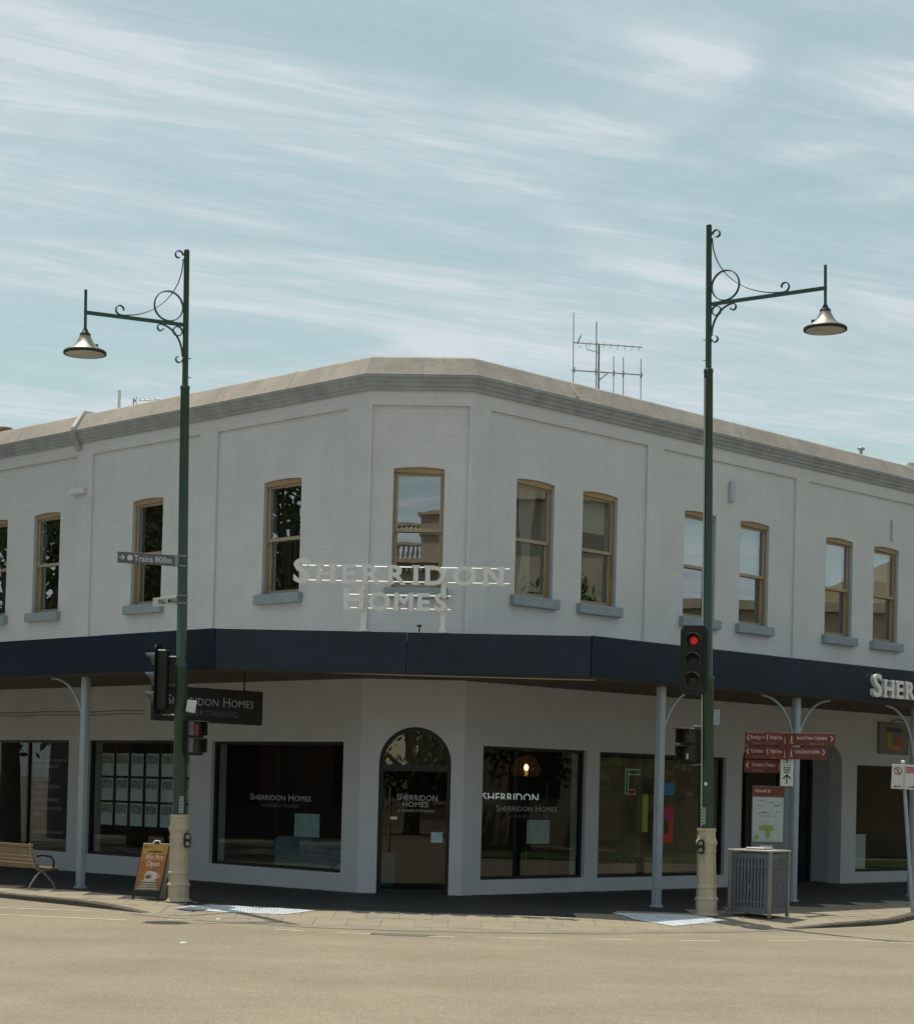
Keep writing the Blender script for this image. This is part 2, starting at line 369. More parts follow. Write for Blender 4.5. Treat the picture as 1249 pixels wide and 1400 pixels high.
def clip(poly, conv):
    out = poly
    for i in range(len(conv)):
        a, b = conv[i], conv[(i + 1) % len(conv)]; inp = out; out = []
        if not inp: break
        sd = lambda p: (b.x - a.x) * (p.y - a.y) - (b.y - a.y) * (p.x - a.x)
        for j in range(len(inp)):
            p, q = inp[j], inp[(j + 1) % len(inp)]; sp, sq = sd(p), sd(q)
            if sp >= 0: out.append(p)
            if (sp >= 0) != (sq >= 0): out.append(p + (q - p) * (sp / (sp - sq)))
    return out
mb = MB(); mb.add([(-2500, -2500, ROAD_Z), (2500, -2500, ROAD_Z), (2500, 2500, ROAD_Z), (-2500, 2500, ROAD_Z)], [(0, 1, 2, 3)])
road = tag(mb.build('road', asph), 'sunlit tan asphalt road across the foreground', kind='structure')
fp = MB(); pavers = []
PW, PH = 0.45, 0.80
iy = 0
y = 25.0
while y < 46:
    x = -12.0 + (iy % 2) * PW / 2
    while x < 13:
        cell = [Vector((x, y)), Vector((x + PW, y)), Vector((x + PW, y + PH)), Vector((x, y + PH))]
        cl = clip(cell, KV)
        if len(cl) >= 3:
            c = sum(cl, Vector((0, 0))) / len(cl)
            if inside_off(c) > -0.6 and abs(c.x) / c.y < 0.31:
                fp.add([D3(q, zf(q) - 0.006) for q in cl], [list(range(len(cl)))])
                q2 = [c + (q - c) * 1.0 for q in cl]
                cut = clip([Vector((x + .004, y + .004)), Vector((x + PW - .004, y + .004)), Vector((x + PW - .004, y + PH - .004)), Vector((x + .004, y + PH - .004))], KV)
                if len(cut) >= 3 and inside_off(c) > -0.35: pavers.append((c, cut))
        x += PW
    y += PH; iy += 1
footpath = tag(fp.build('footpath', joint), 'paved corner footpath under and in front of the awning', kind='structure')
def pav_mesh(b, cut, dz):
    n = len(cut); b.add([D3(q, zf(q) + dz) for q in cut] + [D3(q, zf(q) - 0.02) for q in cut], [list(range(n))] + [(i, n + i, n + (i + 1) % n, (i + 1) % n) for i in range(n)])
pavers.sort(key=lambda t: t[0].y)
for i, (c, cut) in enumerate(pavers[:300]):
    b = MB(); pav_mesh(b, cut, random.uniform(-0.002, 0.002)); b.build('paver', random.choice(pavem if inside_off(c) > 3.75 else pave_shade), footpath)  # darker paver colour wherever the awning shadow falls
rest = MB()
for c, cut in pavers[300:]: pav_mesh(rest, cut, random.uniform(-0.002, 0.002))
if rest.v: tag(rest.build('far_paving', pave_shade[0], footpath), kind='stuff')
# kerb
kerb = thing('kerb', (0, 0, 0), 'bluestone kerb line with flush ramp at the corner', kind='structure')
def seg_out(a, b):
    d = (b - a).normalized(); return Vector((d.y, -d.x))
def kerb_run(i0, i1, step):
    for i in range(i0, i1):
        a, b = KV[i], KV[i + 1]; L = (b - a).length; d = (b - a).normalized(); n = seg_out(a, b); k = max(1, round(L / step))
        for j in range(k):
            p, q = a + d * (L * j / k + 0.006), a + d * (L * (j + 1) / k - 0.006)
            m_ = (p + q) / 2
            if abs(m_.x) / m_.y > 0.30: continue
            za, zb = zf(p), zf(q); dz = random.uniform(-0.006, 0.006); w = 0.14 + random.uniform(-0.008, 0.008)
            M = MB(); bb = 0.015
            pts = []
            for (pt, z) in ((p, za + dz), (q, zb + dz)):
                inn = pt - n * 0.01
                pts.append([D3(inn, ROAD_Z - 0.05), D3(pt + n * w, ROAD_Z - 0.05), D3(pt + n * w, max(ROAD_Z + 0.004, z - bb)), D3(pt + n * (w - bb), max(ROAD_Z + 0.006, z)), D3(inn, max(ROAD_Z + 0.006, z))])
            M.add(pts[0] + pts[1], [(4, 3, 2, 1, 0), (5, 6, 7, 8, 9)] + [(t, t + 1, 5 + t + 1, 5 + t) for t in range(4)])
            M.build('kerb_stone', kerbm, kerb)
kerb_run(0, 1, 0.85); kerb_run(8, 13, 0.8)
M = MB()
for i in range(1, 8):
    a, b = KV[i], KV[i + 1]; n = seg_out(a, b); n0 = (n + seg_out(KV[i - 1], a)).normalized(); n1 = (n + seg_out(b, KV[i + 2])).normalized()
    M.add([D3(a, -0.092), D3(b, -0.092), D3(b + n1 * 0.42, ROAD_Z + 0.005), D3(a + n0 * 0.42, ROAD_Z + 0.005)], [(0, 1, 2, 3)])
M.build('channel', kerbc, kerb)
# road markings
def strip(name, p, q, w, m, z=0.004):
    p = Vector(p); q = Vector(q); d = (q - p).normalized(); n = Vector((-d.y, d.x)) * w / 2
    M = MB(); k = 6; vs = []
    for i in range(k + 1):
        c = p + (q - p) * i / k; j = n * random.uniform(0.85, 1.1)
        vs += [D3(c - j, ROAD_Z + z), D3(c + j, ROAD_Z + z)]
    M.add(vs, [(2 * i, 2 * i + 2, 2 * i + 3, 2 * i + 1) for i in range(k)]); return M.build(name, m, road)
for p, q in (((-8.5, 28.1), (-4.99, 27.45)), ((-3.85, 26.25), (-3.40, 26.2)), ((-8.5, 27.0), (-6.13, 26.35)), ((-6.13, 26.35), (-4.35, 25.9)), ((-2.30, 25.0), (-1.88, 24.76)),
             ((-1.47, 24.66), (-1.0, 24.60)), ((-0.3, 24.42), (0.02, 24.42)), ((0.60, 24.48), (1.17, 24.55)), ((1.72, 24.65), (2.28, 24.74)),
             ((2.88, 24.76), (3.42, 24.88)), ((4.05, 25.1), (4.6, 25.28)), ((4.63, 25.6), (5.62, 25.5)), ((5.68, 25.36), (6.4, 25.25))):
    strip('road_marking', p, q, 0.075, rpaint)
M = MB(); vs = []
for i in range(22):
    w = 2 * math.pi * i / 22; r = 1 + random.uniform(-.16, .16); vs.append((-0.64 + 0.42 * r * math.cos(w), 24.6 + 0.20 * r * math.sin(w), ROAD_Z + 0.004))
M.add(vs, [list(range(22))]); M.build('asphalt_patch', tar, road)
for px, py, r in ((-3.1, 22.45, 0.05), (-3.18, 26.4, 0.04)):
    M = MB(); M.lathe([(r, 0), (r, 0.008), (r * 0.7, 0.02)], 10, (px, py, ROAD_Z + 0.002)); M.build('road_stud', white, road)
for a, b in (((5.2, 27.3), (7.4, 26.55)), ((-1.2, 25.28), (2.2, 25.5))): strip('dark_line', a, b, 0.025, tar, 0.005)  # two thin dark lines laid on the road surface
# tactile pads
def tactile(label, poly, ax):
    pts = [Vector(p) for p in poly]; c = sum(pts, Vector((0, 0))) / len(pts)
    zt = lambda p: zf(p) + 0.006
    t = thing('tactile_paving', (c.x, c.y, zf(c)), label, 'tactile paving', 'white tactile paving pads at the corner ramps')
    b = MB(); n = 8
    ext = [(min(p.x for p in pts), min(p.y for p in pts)), (max(p.x for p in pts), max(p.y for p in pts))]
    nx, ny = 8, 8
    for i in range(nx):
        for j in range(ny):
            x0, x1 = [ext[0][0] + (ext[1][0] - ext[0][0]) * q / nx for q in (i, i + 1)]; y0, y1 = [ext[0][1] + (ext[1][1] - ext[0][1]) * q / ny for q in (j, j + 1)]
            cc = clip([Vector((x0, y0)), Vector((x1, y0)), Vector((x1, y1)), Vector((x0, y1))], pts)
            if len(cc) >= 3: b.add([D3(p, zt(p)) for p in cc], [list(range(len(cc)))])
    b.build('pad', tact, t)
    d = Vector(ax).normalized(); e = Vector((-d.y, d.x)); st = MB(); u = -2.5
    while u < 2.5:
        v = -2.5
        while v < 2.5:
            p = c + d * u + e * v
            ok = all((pts[(i + 1) % len(pts)].x - pts[i].x) * (p.y - pts[i].y) - (pts[(i + 1) % len(pts)].y - pts[i].y) * (p.x - pts[i].x) > 0.02 for i in range(len(pts)))
            if ok:
                z = zt(p); r = 0.018
                st.add([(p.x + r * math.cos(w) * k, p.y + r * math.sin(w) * k, z + h) for k, h in ((1, 0), (0.65, 0.007)) for w in (0.39, 1.18, 1.96, 2.75, 3.53, 4.32, 5.1, 5.89)],
                       [(i, (i + 1) % 8, 8 + (i + 1) % 8, 8 + i) for i in range(8)] + [list(range(8, 16))])
            v += 0.06
        u += 0.06
    tag(st.build('studs', tact, t), kind='stuff')
tactile('white tactile paving at the ramp beside the left street lamp', [(-4.0, 27.85), (-3.1, 27.2), (-2.35, 26.95), (-1.95, 27.4), (-3.1, 28.0), (-3.8, 28.2)], (0.8, -0.6))
tactile('white tactile paving at the ramp beside the right street lamp', [(2.3, 28.45), (2.55, 27.5), (3.05, 27.0), (3.95, 28.05), (3.45, 28.55)], (0.7, 0.7))

# ================================================================== BUILDING
bld = thing('corner_building', (CL.x, CL.y, 0.0), 'two storey white painted brick shop building with splayed corner entrance', 'building')
ZT, ZS = 6.93, 4.99     # upper window head springing, sill top
UPW = {'L': [(1.69, 2.68), (5.56, 6.50), (8.88, 9.80), (10.76, 11.70), (13.2, 14.1)], 'C': [(0.417, 1.25)],
       'R': [(1.12, 2.06), (2.785, 3.715), (5.60, 6.545), (7.29, 8.215), (10.12, 11.08), (11.85, 12.78), (14.6, 15.5)]}
def arch_poly(a, b, z0, z1, rise, n=8):
    pts = [(a, z0), (b, z0)]
    for i in range(n + 1):
        t = i / n; pts.append((b + (a - b) * t, z1 + rise * (1 - (2 * t - 1) ** 2)))
    return pts
SHOP = {'L': [(8.30, 12.2, 0.34, 2.49), (4.50, 7.67, 0.34, 2.49), (0.41, 3.88, 0.33, 2.475)], 'C': [],
        'R': [(0.44, 3.0, 0.275, 2.465), (3.35, 6.96, 0.265, 2.455), (11.33, 14.6, 0.26, 2.43)]}
ZF1 = 3.75     # join between shop wall and upper wall, hidden above the awning
rev = 0.13
def door_arch(a, b, z0, zs, n=16):
    r = (b - a) / 2; c = (a + b) / 2
    return [(a, z0), (b, z0)] + [(c + r * math.cos(math.pi * i / n), zs + r * math.sin(math.pi * i / n)) for i in range(n + 1)]
def soft_arch(a, b, z0, zs, zt, n=16):
    c = (a + b) / 2; r = (b - a) / 2; pts = [(a, z0), (b, z0)]
    for i in range(n + 1):
        w = math.pi * i / n; cx, cy = math.cos(w), math.sin(w)
        pts.append((c + r * math.copysign(abs(cx) ** 0.72, cx), zs + (zt - zs) * abs(cy) ** 0.72))
    return pts
DOORC = door_arch(0.305, 1.475, 0.0, 2.15)
DOORR = soft_arch(7.46, 10.80, 0.0, 2.35, 2.93)
TH = 0.34
for k, ln in (('L', LLEN), ('C', CW), ('R', RLEN)):
    s0 = 0.0
    up = MB(); hol = [arch_poly(a, b, ZS - 0.03, ZT, 0.03) for a, b in UPW[k]]
    up.holes([(s0, ZF1), (ln, ZF1), (ln, 8.3), (s0, 8.3)], hol, FR(k), -0.04, -TH)
    up.build('upper_wall', brickw, bld, uvf=UVF(k))
    lo = MB(); hol = [[(a, z0), (b, z0), (b, z1), (a, z1)] for a, b, z0, z1 in SHOP[k]]
    if k == 'C': hol = [[(x, max(z, 0.0)) for x, z in DOORC]]
    if k == 'R': hol.append(DOORR)
    lo.holes([(s0, -0.25), (ln, -0.25), (ln, ZF1), (s0, ZF1)], [[(x, z if z > 0 else -0.0) for x, z in h] for h in hol], FR(k), 0.0, -TH)
    lo.build('shop_wall', shopw, bld)
# raised pilasters and frieze that frame the recessed panels
PAN = {'L': [(0.525, 3.965), (4.46, 7.79), (8.28, 12.4), (12.9, 14.8)], 'C': [(0.05, CW - 0.05)], 'R': [(0.43, 4.466), (4.92, 9.01), (9.44, 13.6), (14.1, 17.6)]}
for k, ln in (('L', LLEN), ('C', CW), ('R', RLEN)):
    M = MB(); M.holes([(0, ZF1 + 0.01), (ln, ZF1 + 0.01), (ln, 8.31), (0, 8.31)], [[(a, ZF1 + 0.05), (b, ZF1 + 0.05), (b, 7.96), (a, 7.96)] for a, b in PAN[k]], FR(k), 0.0, -0.039)
    M.build('pilaster_frame', brickw, bld, uvf=UVF(k))
# corner beads that close the mitre slivers
for q, (o1, o2) in (('L', (0, 0)), ('R', (0, 0))):
    pass
# cornice and coping, swept round the corner with mitres
def sweep(name, prof, m):     # prof: list of (o, z) closed
    M = MB(); n = len(prof); vs = []
    for which in range(4):
        for o, z in prof:
            if which == 0: p = W('L', LLEN, o, z)
            elif which == 1: p = D3(mitre(o, 'L'), z)
            elif which == 2: p = D3(mitre(o, 'R'), z)
            else: p = W('R', RLEN, o, z)
            vs.append(p)
    fs = [list(range(n)), list(range(4 * n - 1, 3 * n - 1, -1))]
    for r in range(3):
        for i in range(n): fs.append((r * n + i, r * n + (i + 1) % n, r * n + n + (i + 1) % n, r * n + n + i))
    M.add(vs, fs); return M.build(name, m, bld)
sweep('cornice', [(0.003, 8.20), (0.04, 8.20), (0.045, 8.25), (0.075, 8.265), (0.08, 8.305), (0.12, 8.335), (0.135, 8.375), (0.17, 8.39), (0.175, 8.425), (0.0, 8.43), (-0.1, 8.43), (-0.1, 8.32), (0.003, 8.32)], cornm)
cope = sweep('parapet_coping', [(0.165, 8.432), (0.15, 8.455), (-0.02, 8.735), (-0.07, 8.765), (-0.30, 8.78), (-0.33, 8.76), (-0.33, 8.1), (-0.11, 8.1), (-0.11, 8.432)], copem)
# joints in the coping: upstands as in the photo
M = MB(); M.prism([(0.175, 8.436), (0.175, 8.50), (-0.03, 8.83), (-0.32, 8.84), (-0.32, 8.44)], lambda u, o, v: W('L', 8.16 + o, u, v), 0.0, 0.13); M.build('parapet_divider', trimw, bld)
M = MB(); M.prism([(0.001, 8.06), (0.06, 8.08), (0.10, 8.2), (0.19, 8.30), (0.19, 8.432), (0.001, 8.432)], lambda u, o, v: W('L', 8.15 + o, u, v), 0.0, 0.16); M.build('cornice_bracket', cornm, bld)
for kk, ss in (('L', 1.9), ('L', 3.9), ('L', 5.8), ('L', 10.2), ('C', 0.84), ('R', 4.6), ('R', 7.0), ('R', 9.4), ('R', 12.0)):
    M = MB(); M.prism([(0.168, 8.44), (0.153, 8.459), (-0.02, 8.740), (-0.07, 8.770), (-0.05, 8.73), (0.14, 8.44)], lambda u, o, v: W(kk, ss + o, u, v), 0.0, 0.012); M.build('coping_joint', cornm, bld)
M = MB(); M.tube([W('R', 2.37, 0.155, 8.46), W('R', 2.37, -0.02, 8.70), W('R', 2.37, -0.2, 8.77)], 0.028, 8); M.build('coping_joint', copem, bld)
# upstairs sash windows
def upper_window(k, a, b, style):
    w = MB(); o = -rev
    # reveal lining in blue grey
    win = MB(); e = 0.006
    for u0, u1 in ((a + 0.0015, a + e), (b - e, b - 0.0015)): win.prism([(u0, ZS), (u1, ZS), (u1, ZT + 0.004), (u0, ZT + 0.004)], FR(k), -0.042, -rev - 0.1)
    wo_ = win.build('window', revm, bld)
    h = MB()
    hd = [(a + 0.008, ZT - 0.048), (b - 0.008, ZT - 0.075)] + [(b - 0.008 + (a - b + 0.016) * i / 8, ZT - 0.003 + 0.028 * (1 - (2 * i / 8 - 1) ** 2)) for i in range(9)]
    h.prism(hd, FR(k), -0.075, -rev - 0.06); h.build('head_trim', timb, wo_)
    j = 0.030
    fr = MB()
    fr.prism([(a + 0.008, ZS + 0.004), (a + j, ZS + 0.004), (a + j, ZT - 0.050), (a + 0.008, ZT - 0.050)], FR(k), o + 0.03, o - 0.07)
    fr.prism([(b - j, ZS + 0.004), (b - 0.008, ZS + 0.004), (b - 0.008, ZT - 0.050), (b - j, ZT - 0.050)], FR(k), o + 0.03, o - 0.07)
    fr.build('jamb', timb, wo_)
    zm = 5.945; A, B = a + j + 0.002, b - j - 0.002; t = 0.042
    for nm, z0, z1, oo in (('upper_sash', zm - 0.03, ZT - 0.053, o + 0.0), ('lower_sash', ZS + 0.006, zm + 0.025, o - 0.045)):
        q = MB(); bt = 0.075 if nm == 'lower_sash' else 0.055
        q.holes([(A, z0), (B, z0), (B, z1), (A, z1)], [[(A + t, z0 + bt), (B - t, z0 + bt), (B - t, z1 - 0.05), (A + t, z1 - 0.05)]], FR(k), oo, oo - 0.04)
        q.build(nm, sash, wo_)
        g = MB(); tl = 0.0 if k == 'C' else random.uniform(-0.003, 0.003); lean = 0.0072 if (k == 'C' and nm == 'lower_sash') else 0.0; P0, d_, n_ = PL[k]
        g.add([W(k, A + t - .004, oo - 0.02 + tl, z0 + bt - .004), W(k, B - t + .004, oo - 0.02 - tl, z0 + bt - .004), W(k, B - t + .004, oo - 0.02 - tl - lean, z1 - 0.046), W(k, A + t - .004, oo - 0.02 + tl - lean, z1 - 0.046)], [(0, 1, 2, 3)])
        g.build('pane', gl_up, wo_)
    s = MB(); s.box(W(k, (a + b) / 2, -0.035, ZS - 0.085), D3(PL[k][1]) * ((b - a) / 2 + 0.10), D3(PL[k][2]) * 0.105, (0, 0, 0.085), 0.01); s.build('sill', sillm, wo_)
    if style in ('blind', 'half', 'low'):
        z0 = {'blind': zm - 0.02, 'half': zm + 0.32, 'low': zm - 0.5}[style]
        bl = MB(); bl.prism([(a + 0.07, z0), (b - 0.13, z0), (b - 0.13, ZT), (a + 0.07, ZT)], FR(k), -rev - 0.10, -rev - 0.105); bl.build('roller_blind', blind, wo_)
    if style == 'curtain':
        c = MB(); n = 26; vs = []
        for zz, c0, c1 in ((ZT - .02, .38, .88), (6.2, .40, .74), (5.75, .50, .70), (ZS + .02, .34, .72)):
            for i in range(n + 1): vs.append(W(k, a + (b - a) * (c0 + (c1 - c0) * i / n), -rev - 0.20 + 0.02 * math.sin(i * 1.9), zz))
        c.add(vs, [(r * (n + 1) + i, r * (n + 1) + i + 1, (r + 1) * (n + 1) + i + 1, (r + 1) * (n + 1) + i) for r in range(3) for i in range(n)], True); c.build('curtain', curt, wo_)
STY = {'L': ['', '', '', '', ''], 'C': [''], 'R': ['curtain', 'half', 'blind', 'blind', 'blind', 'half', '']}
for k in UPW:
    for i, (a, b) in enumerate(UPW[k]): upper_window(k, a, b, STY[k][i])
# shop windows
def shop_window(k, a, b, z0, z1, mull=()):
    f = MB(); t = 0.05; o = -0.07
    f.holes([(a + .003, z0 + .003), (b - .003, z0 + .003), (b - .003, z1 - .003), (a + .003, z1 - .003)], [[(a + t, z0 + t), (b - t, z0 + t), (b - t, z1 - t), (a + t, z1 - t)]], FR(k), o, o - 0.08)
    wo_ = f.build('shop_window', blackf, bld)
    es = [a + t] + list(mull) + [b - t]
    for m_ in mull:
        q = MB(); q.prism([(m_ - 0.02, z0 + t + .001), (m_ + 0.02, z0 + t + .001), (m_ + 0.02, z1 - t - .001), (m_ - 0.02, z1 - t - .001)], FR(k), o - 0.005, o - 0.075); q.build('mullion', blackf, wo_)
    for i in range(len(es) - 1):
        u0 = es[i] + (0.018 if i else -0.004); u1 = es[i + 1] - (0.018 if i < len(es) - 2 else -0.004)
        g = MB(); g.add([W(k, u0, o - .04, z0 + t - .004), W(k, u1, o - .04, z0 + t - .004), W(k, u1, o - .04, z1 - t + .004), W(k, u0, o - .04, z1 - t + .004)], [(0, 1, 2, 3)])
        g.build('pane', gl_sh, wo_)
    return wo_
SW = {}
for k in SHOP:
    for i, (a, b, z0, z1) in enumerate(SHOP[k]):
        SW[k, i] = shop_window(k, a, b, z0, z1, {('L', 0): (9.81,), ('L', 1): (), ('R', 2): ()}.get((k, i), ()))
def wtext(k, i, body, s_c, z, width, size, m, off=-0.104, spacing=1.0, bold=0.0):
    me = text_mesh(body, size, 0, bold, width=width, spacing=spacing)
    X = D3(PL[k][1]) * (-1 if k == 'L' else 1)
    place_text('lettering', me, m, W(k, s_c, off, z), X, UP, SW[k, i] if i is not None else bld)
TXT = [('SHERRIDON HOMES', 0.155, 'letter_grey'), ('A HIGHER STANDARD', 0.085, 'letter_dim')]
wtext('L', 2, 'Sherridon Homes', 2.11, 1.475, 1.60, 0.155, greyl)
wtext('L', 2, 'A HIGHER STANDARD', 2.10, 1.36, 0.98, 0.085, dimg)
wtext('R', 0, 'Sherridon Homes', 1.63, 1.40, 1.50, 0.15, greyl)
wtext('R', 0, 'A HIGHER STANDARD', 1.70, 1.29, 0.95, 0.085, dimg)
wtext('R', 0, 'SHERRIDON', 1.38, 1.56, 1.36, 0.20, mat('emissive_letter', (0.7, 0.7, 0.7), 0.5, emit=(0.9, 1.0, 1.0), estr=0.35), off=-0.24)  # white lettering with a weak emission of its own
M = MB(); M.prism([(0.62, 1.50), (2.2, 1.50), (2.2, 1.595), (0.62, 1.595)], FR('R'), -0.225, -0.235); M.build('display_rail', blackf, SW['R', 0])
wtext('R', 1, 'GALLERIE', 3.86, 0.83, 0.66, 0.15, blackf)
wtext('R', 1, 'DESIGN STUDIO', 4.10, 0.50, 1.14, 0.16, blackf)
def patch(k, i, s0, s1, z0, z1, m, off=-0.104, name='decal'):
    M = MB(); M.add([W(k, s0, off, z0), W(k, s1, off, z0), W(k, s1, off, z1), W(k, s0, off, z1)], [(0, 1, 2, 3)]); return M.build(name, m, SW[k, i])
patch('L', 2, 1.10, 1.74, 0.88, 1.27, posterb, -0.125, 'poster'); patch('R', 0, 1.66, 2.23, 0.86, 1.26, posterb, -0.125, 'poster')
cb = mat('logo_blue', (0.03, 0.22, 0.40), 0.5); cr_ = mat('logo_red', (0.52, 0.06, 0.03), 0.5); cm_ = mat('logo_magenta', (0.38, 0.03, 0.09), 0.5); cy_ = mat('logo_lime', (0.26, 0.32, 0.03), 0.5)
co_ = mat('logo_orange', (0.60, 0.18, 0.06), 0.5); cg_ = mat('logo_mint', (0.25, 0.60, 0.40), 0.5)
patch('R', 1, 5.05, 5.56, 1.73, 1.95, cb); patch('R', 1, 4.66, 4.82, 1.06, 1.73, cy_); patch('R', 1, 5.10, 5.55, 1.28, 1.52, cm_)
patch('R', 1, 5.10, 5.28, 0.86, 1.278, cr_); patch('R', 1, 5.42, 5.55, 0.86, 1.278, cr_); patch('R', 1, 5.282, 5.418, 0.86, 1.02, cr_)
for s0, s1, z0, z1, m_ in ((4.16, 4.185, 1.72, 2.18, cg_), (4.235, 4.26, 1.745, 2.155, cg_), (4.187, 4.57, 2.157, 2.18, cg_), (4.262, 4.57, 2.07, 2.092, cg_), (4.55, 4.57, 2.094, 2.155, cg_),
                           (4.187, 4.46, 1.72, 1.742, co_), (4.262, 4.46, 1.80, 1.822, co_), (4.44, 4.46, 1.744, 1.80, co_)): patch('R', 1, s0, s1, z0, z1, m_, -0.10)
M = MB(); M.prism([(8.36, 0.40), (9.78, 0.40), (9.78, 2.43), (8.36, 2.43)], FR('L'), -0.125, -0.14); M.build('dark_panel', signblk, SW['L', 0])
rows = [(2.10, 1.2, 0.055), (1.98, 0.85, 0.07), (1.72, 0.62, 0.06), (1.59, 0.92, 0.07), (1.46, 0.5, 0.06), (1.33, 0.9, 0.08), (1.16, 1.05, 0.07), (1.04, 0.34, 0.06), (0.70, 1.1, 0.06), (0.60, 0.6, 0.04)]
for z, wd_, h in rows:
    u = 9.66
    while u > 9.66 - wd_ + 0.05:
        w_ = random.uniform(0.03, 0.07); patch('L', 0, u - w_, u, z - h / 2, z + h / 2 * random.uniform(0.6, 1), mat('letter_mid', (0.26, 0.29, 0.30), 0.6), -0.122, 'lettering'); u -= w_ + random.uniform(0.018, 0.03)
M = MB(); M.prism([(3.5, 0.32), (6.7, 0.32), (6.7, 2.38), (3.5, 2.38)], FR('R'), -0.42, -0.44); M.build('brown_backing', mat('backing_brown', (0.30, 0.225, 0.14), 0.8, var=0.35, vscale=1.5), SW['R', 1])  # added brown backing; its colour stands in for the pane's brownish reflection
# corner door
dm = MB(); o = -0.12
dm.holes([(x, z) for x, z in door_arch(0.308, 1.472, 0.012, 2.15)], [[(0.37, 0.10), (1.41, 0.10), (1.41, 2.02), (0.37, 2.02)], [(x, max(z, 2.12)) for x, z in door_arch(0.37, 1.41, 2.12, 2.15)[0:]]], FR('C'), o, o - 0.07)
dr = dm.build('entrance_door', blackf, bld)
g = MB(); g.add([W('C', 0.366, o - .03, 0.096), W('C', 1.414, o - .03, 0.096), W('C', 1.414, o - .03, 2.024), W('C', 0.366, o - .03, 2.024)], [(0, 1, 2, 3)]); g.build('pane', gl_sh, dr)
g = MB(); pp = [(x, max(z, 2.117)) for x, z in door_arch(0.366, 1.414, 2.117, 2.15)]; g.add([W('C', u, o - .03, v) for u, v in pp], [list(range(len(pp)))]); g.build('fanlight', gl_up, dr)
M = MB(); M.tube([W('C', 0.49, o + .06, 0.7), W('C', 0.49, o + .06, 1.75)], 0.014, 8); M.build('handle', mat('handle_wood', (0.10, 0.06, 0.03), 0.5), dr)
SW['C', 0] = dr
wtext('C', 0, 'SHERRIDON', 0.93, 1.545, 0.66, 0.13, greyl, o - 0.024); wtext('C', 0, 'HOMES', 0.90, 1.44, 0.42, 0.12, greyl, o - 0.024)
wtext('C', 0, 'A HIGHER STANDARD', 0.92, 1.36, 0.60, 0.055, greyl, o - 0.024)
patch('C', 0, 0.50, 0.61, 1.23, 1.275, white, o - 0.022); patch('C', 0, 1.17, 1.36, 0.87, 1.04, posterb, o - 0.022, 'poster')
M = MB(); M.box(W('C', 0.89, 0.06, 0.012), D3(DC) * 0.62, D3(NC) * 0.2, (0, 0, 0.018), 0.006); M.build('door_step', kerbm, bld)
# recessed side entrance
M = MB(); inner = soft_arch(7.462, 10.798, 0.0, 2.35, 2.928)
n = len(inner); M.add([W('R', u, -0.30, v) for u, v in inner] + [W('R', u, -0.75, v) for u, v in inner], [(i, (i + 1) % n, n + (i + 1) % n, n + i) for i in range(1, n)])
M.build('porch_lining', revm, bld)
sd = MB(); sd.holes([(7.47, 0.0), (10.79, 0.0), (10.79, 3.0), (7.47, 3.0)], [[(7.55, 0.1), (8.55, 0.1), (8.55, 2.85), (7.55, 2.85)], [(8.63, 0.1), (9.65, 0.1), (9.65, 2.85), (8.63, 2.85)], [(9.73, 0.1), (10.71, 0.1), (10.71, 2.85), (9.73, 2.85)]], FR('R'), -0.70, -0.78)
sdr = sd.build('side_entrance', blackf, bld)
for a, b in ((7.546, 8.554), (8.626, 9.654), (9.726, 10.714)):
    g = MB(); g.add([W('R', a, -.74, .096), W('R', b, -.74, .096), W('R', b, -.74, 2.854), W('R', a, -.74, 2.854)], [(0, 1, 2, 3)]); g.build('pane', gl_sh, sdr)
# shell: floors, roof, rear walls
eL = W('L', LLEN, -0.02, 0); eR = W('R', RLEN, -0.02, 0); back = Vector((1.0, 62.0, 0))
def slab(name, z0, z1, m, ins):
    poly = [W('L', 0.0, -ins, 0), W('R', 0.0, -ins, 0), W('R', RLEN - .02, -ins, 0), back, W('L', LLEN - .02, -ins, 0)]
    M = MB(); n = 5; M.add([Vector((p.x, p.y, z)) for z in (z0, z1) for p in poly], [list(range(n - 1, -1, -1)), list(range(n, 2 * n))] + [(i, (i + 1) % n, n + (i + 1) % n, n + i) for i in range(n)])
    return M.build(name, m, bld)
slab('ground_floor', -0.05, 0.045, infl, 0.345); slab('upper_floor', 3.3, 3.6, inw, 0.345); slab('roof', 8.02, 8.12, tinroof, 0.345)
for a, b in ((eL, back), (back, eR)):
    d = (b - a).normalized(); n_ = Vector((-d.y, d.x, 0)); M = MB(); M.box((a + b) / 2 + UP * 4.2, (b - a) / 2, n_ * 0.15, UP * 4.4); M.build('rear_wall', brickw, bld, uvf=lambda p: (p.x, p.z))
for k, ln in (('L', LLEN), ('R', RLEN)):     # inner partition a few metres back
    for z0, z1 in ((0.047, 3.298), (3.602, 8.018)):
        M = MB(); M.prism([(2.0 + (3.2 if k == 'L' else 2.4), z0), (ln - 2.0, z0), (ln - 2.0, z1), (2.0 + (3.2 if k == 'L' else 2.4), z1)], FR(k), -4.6, -4.7); M.build('partition', inw, bld)
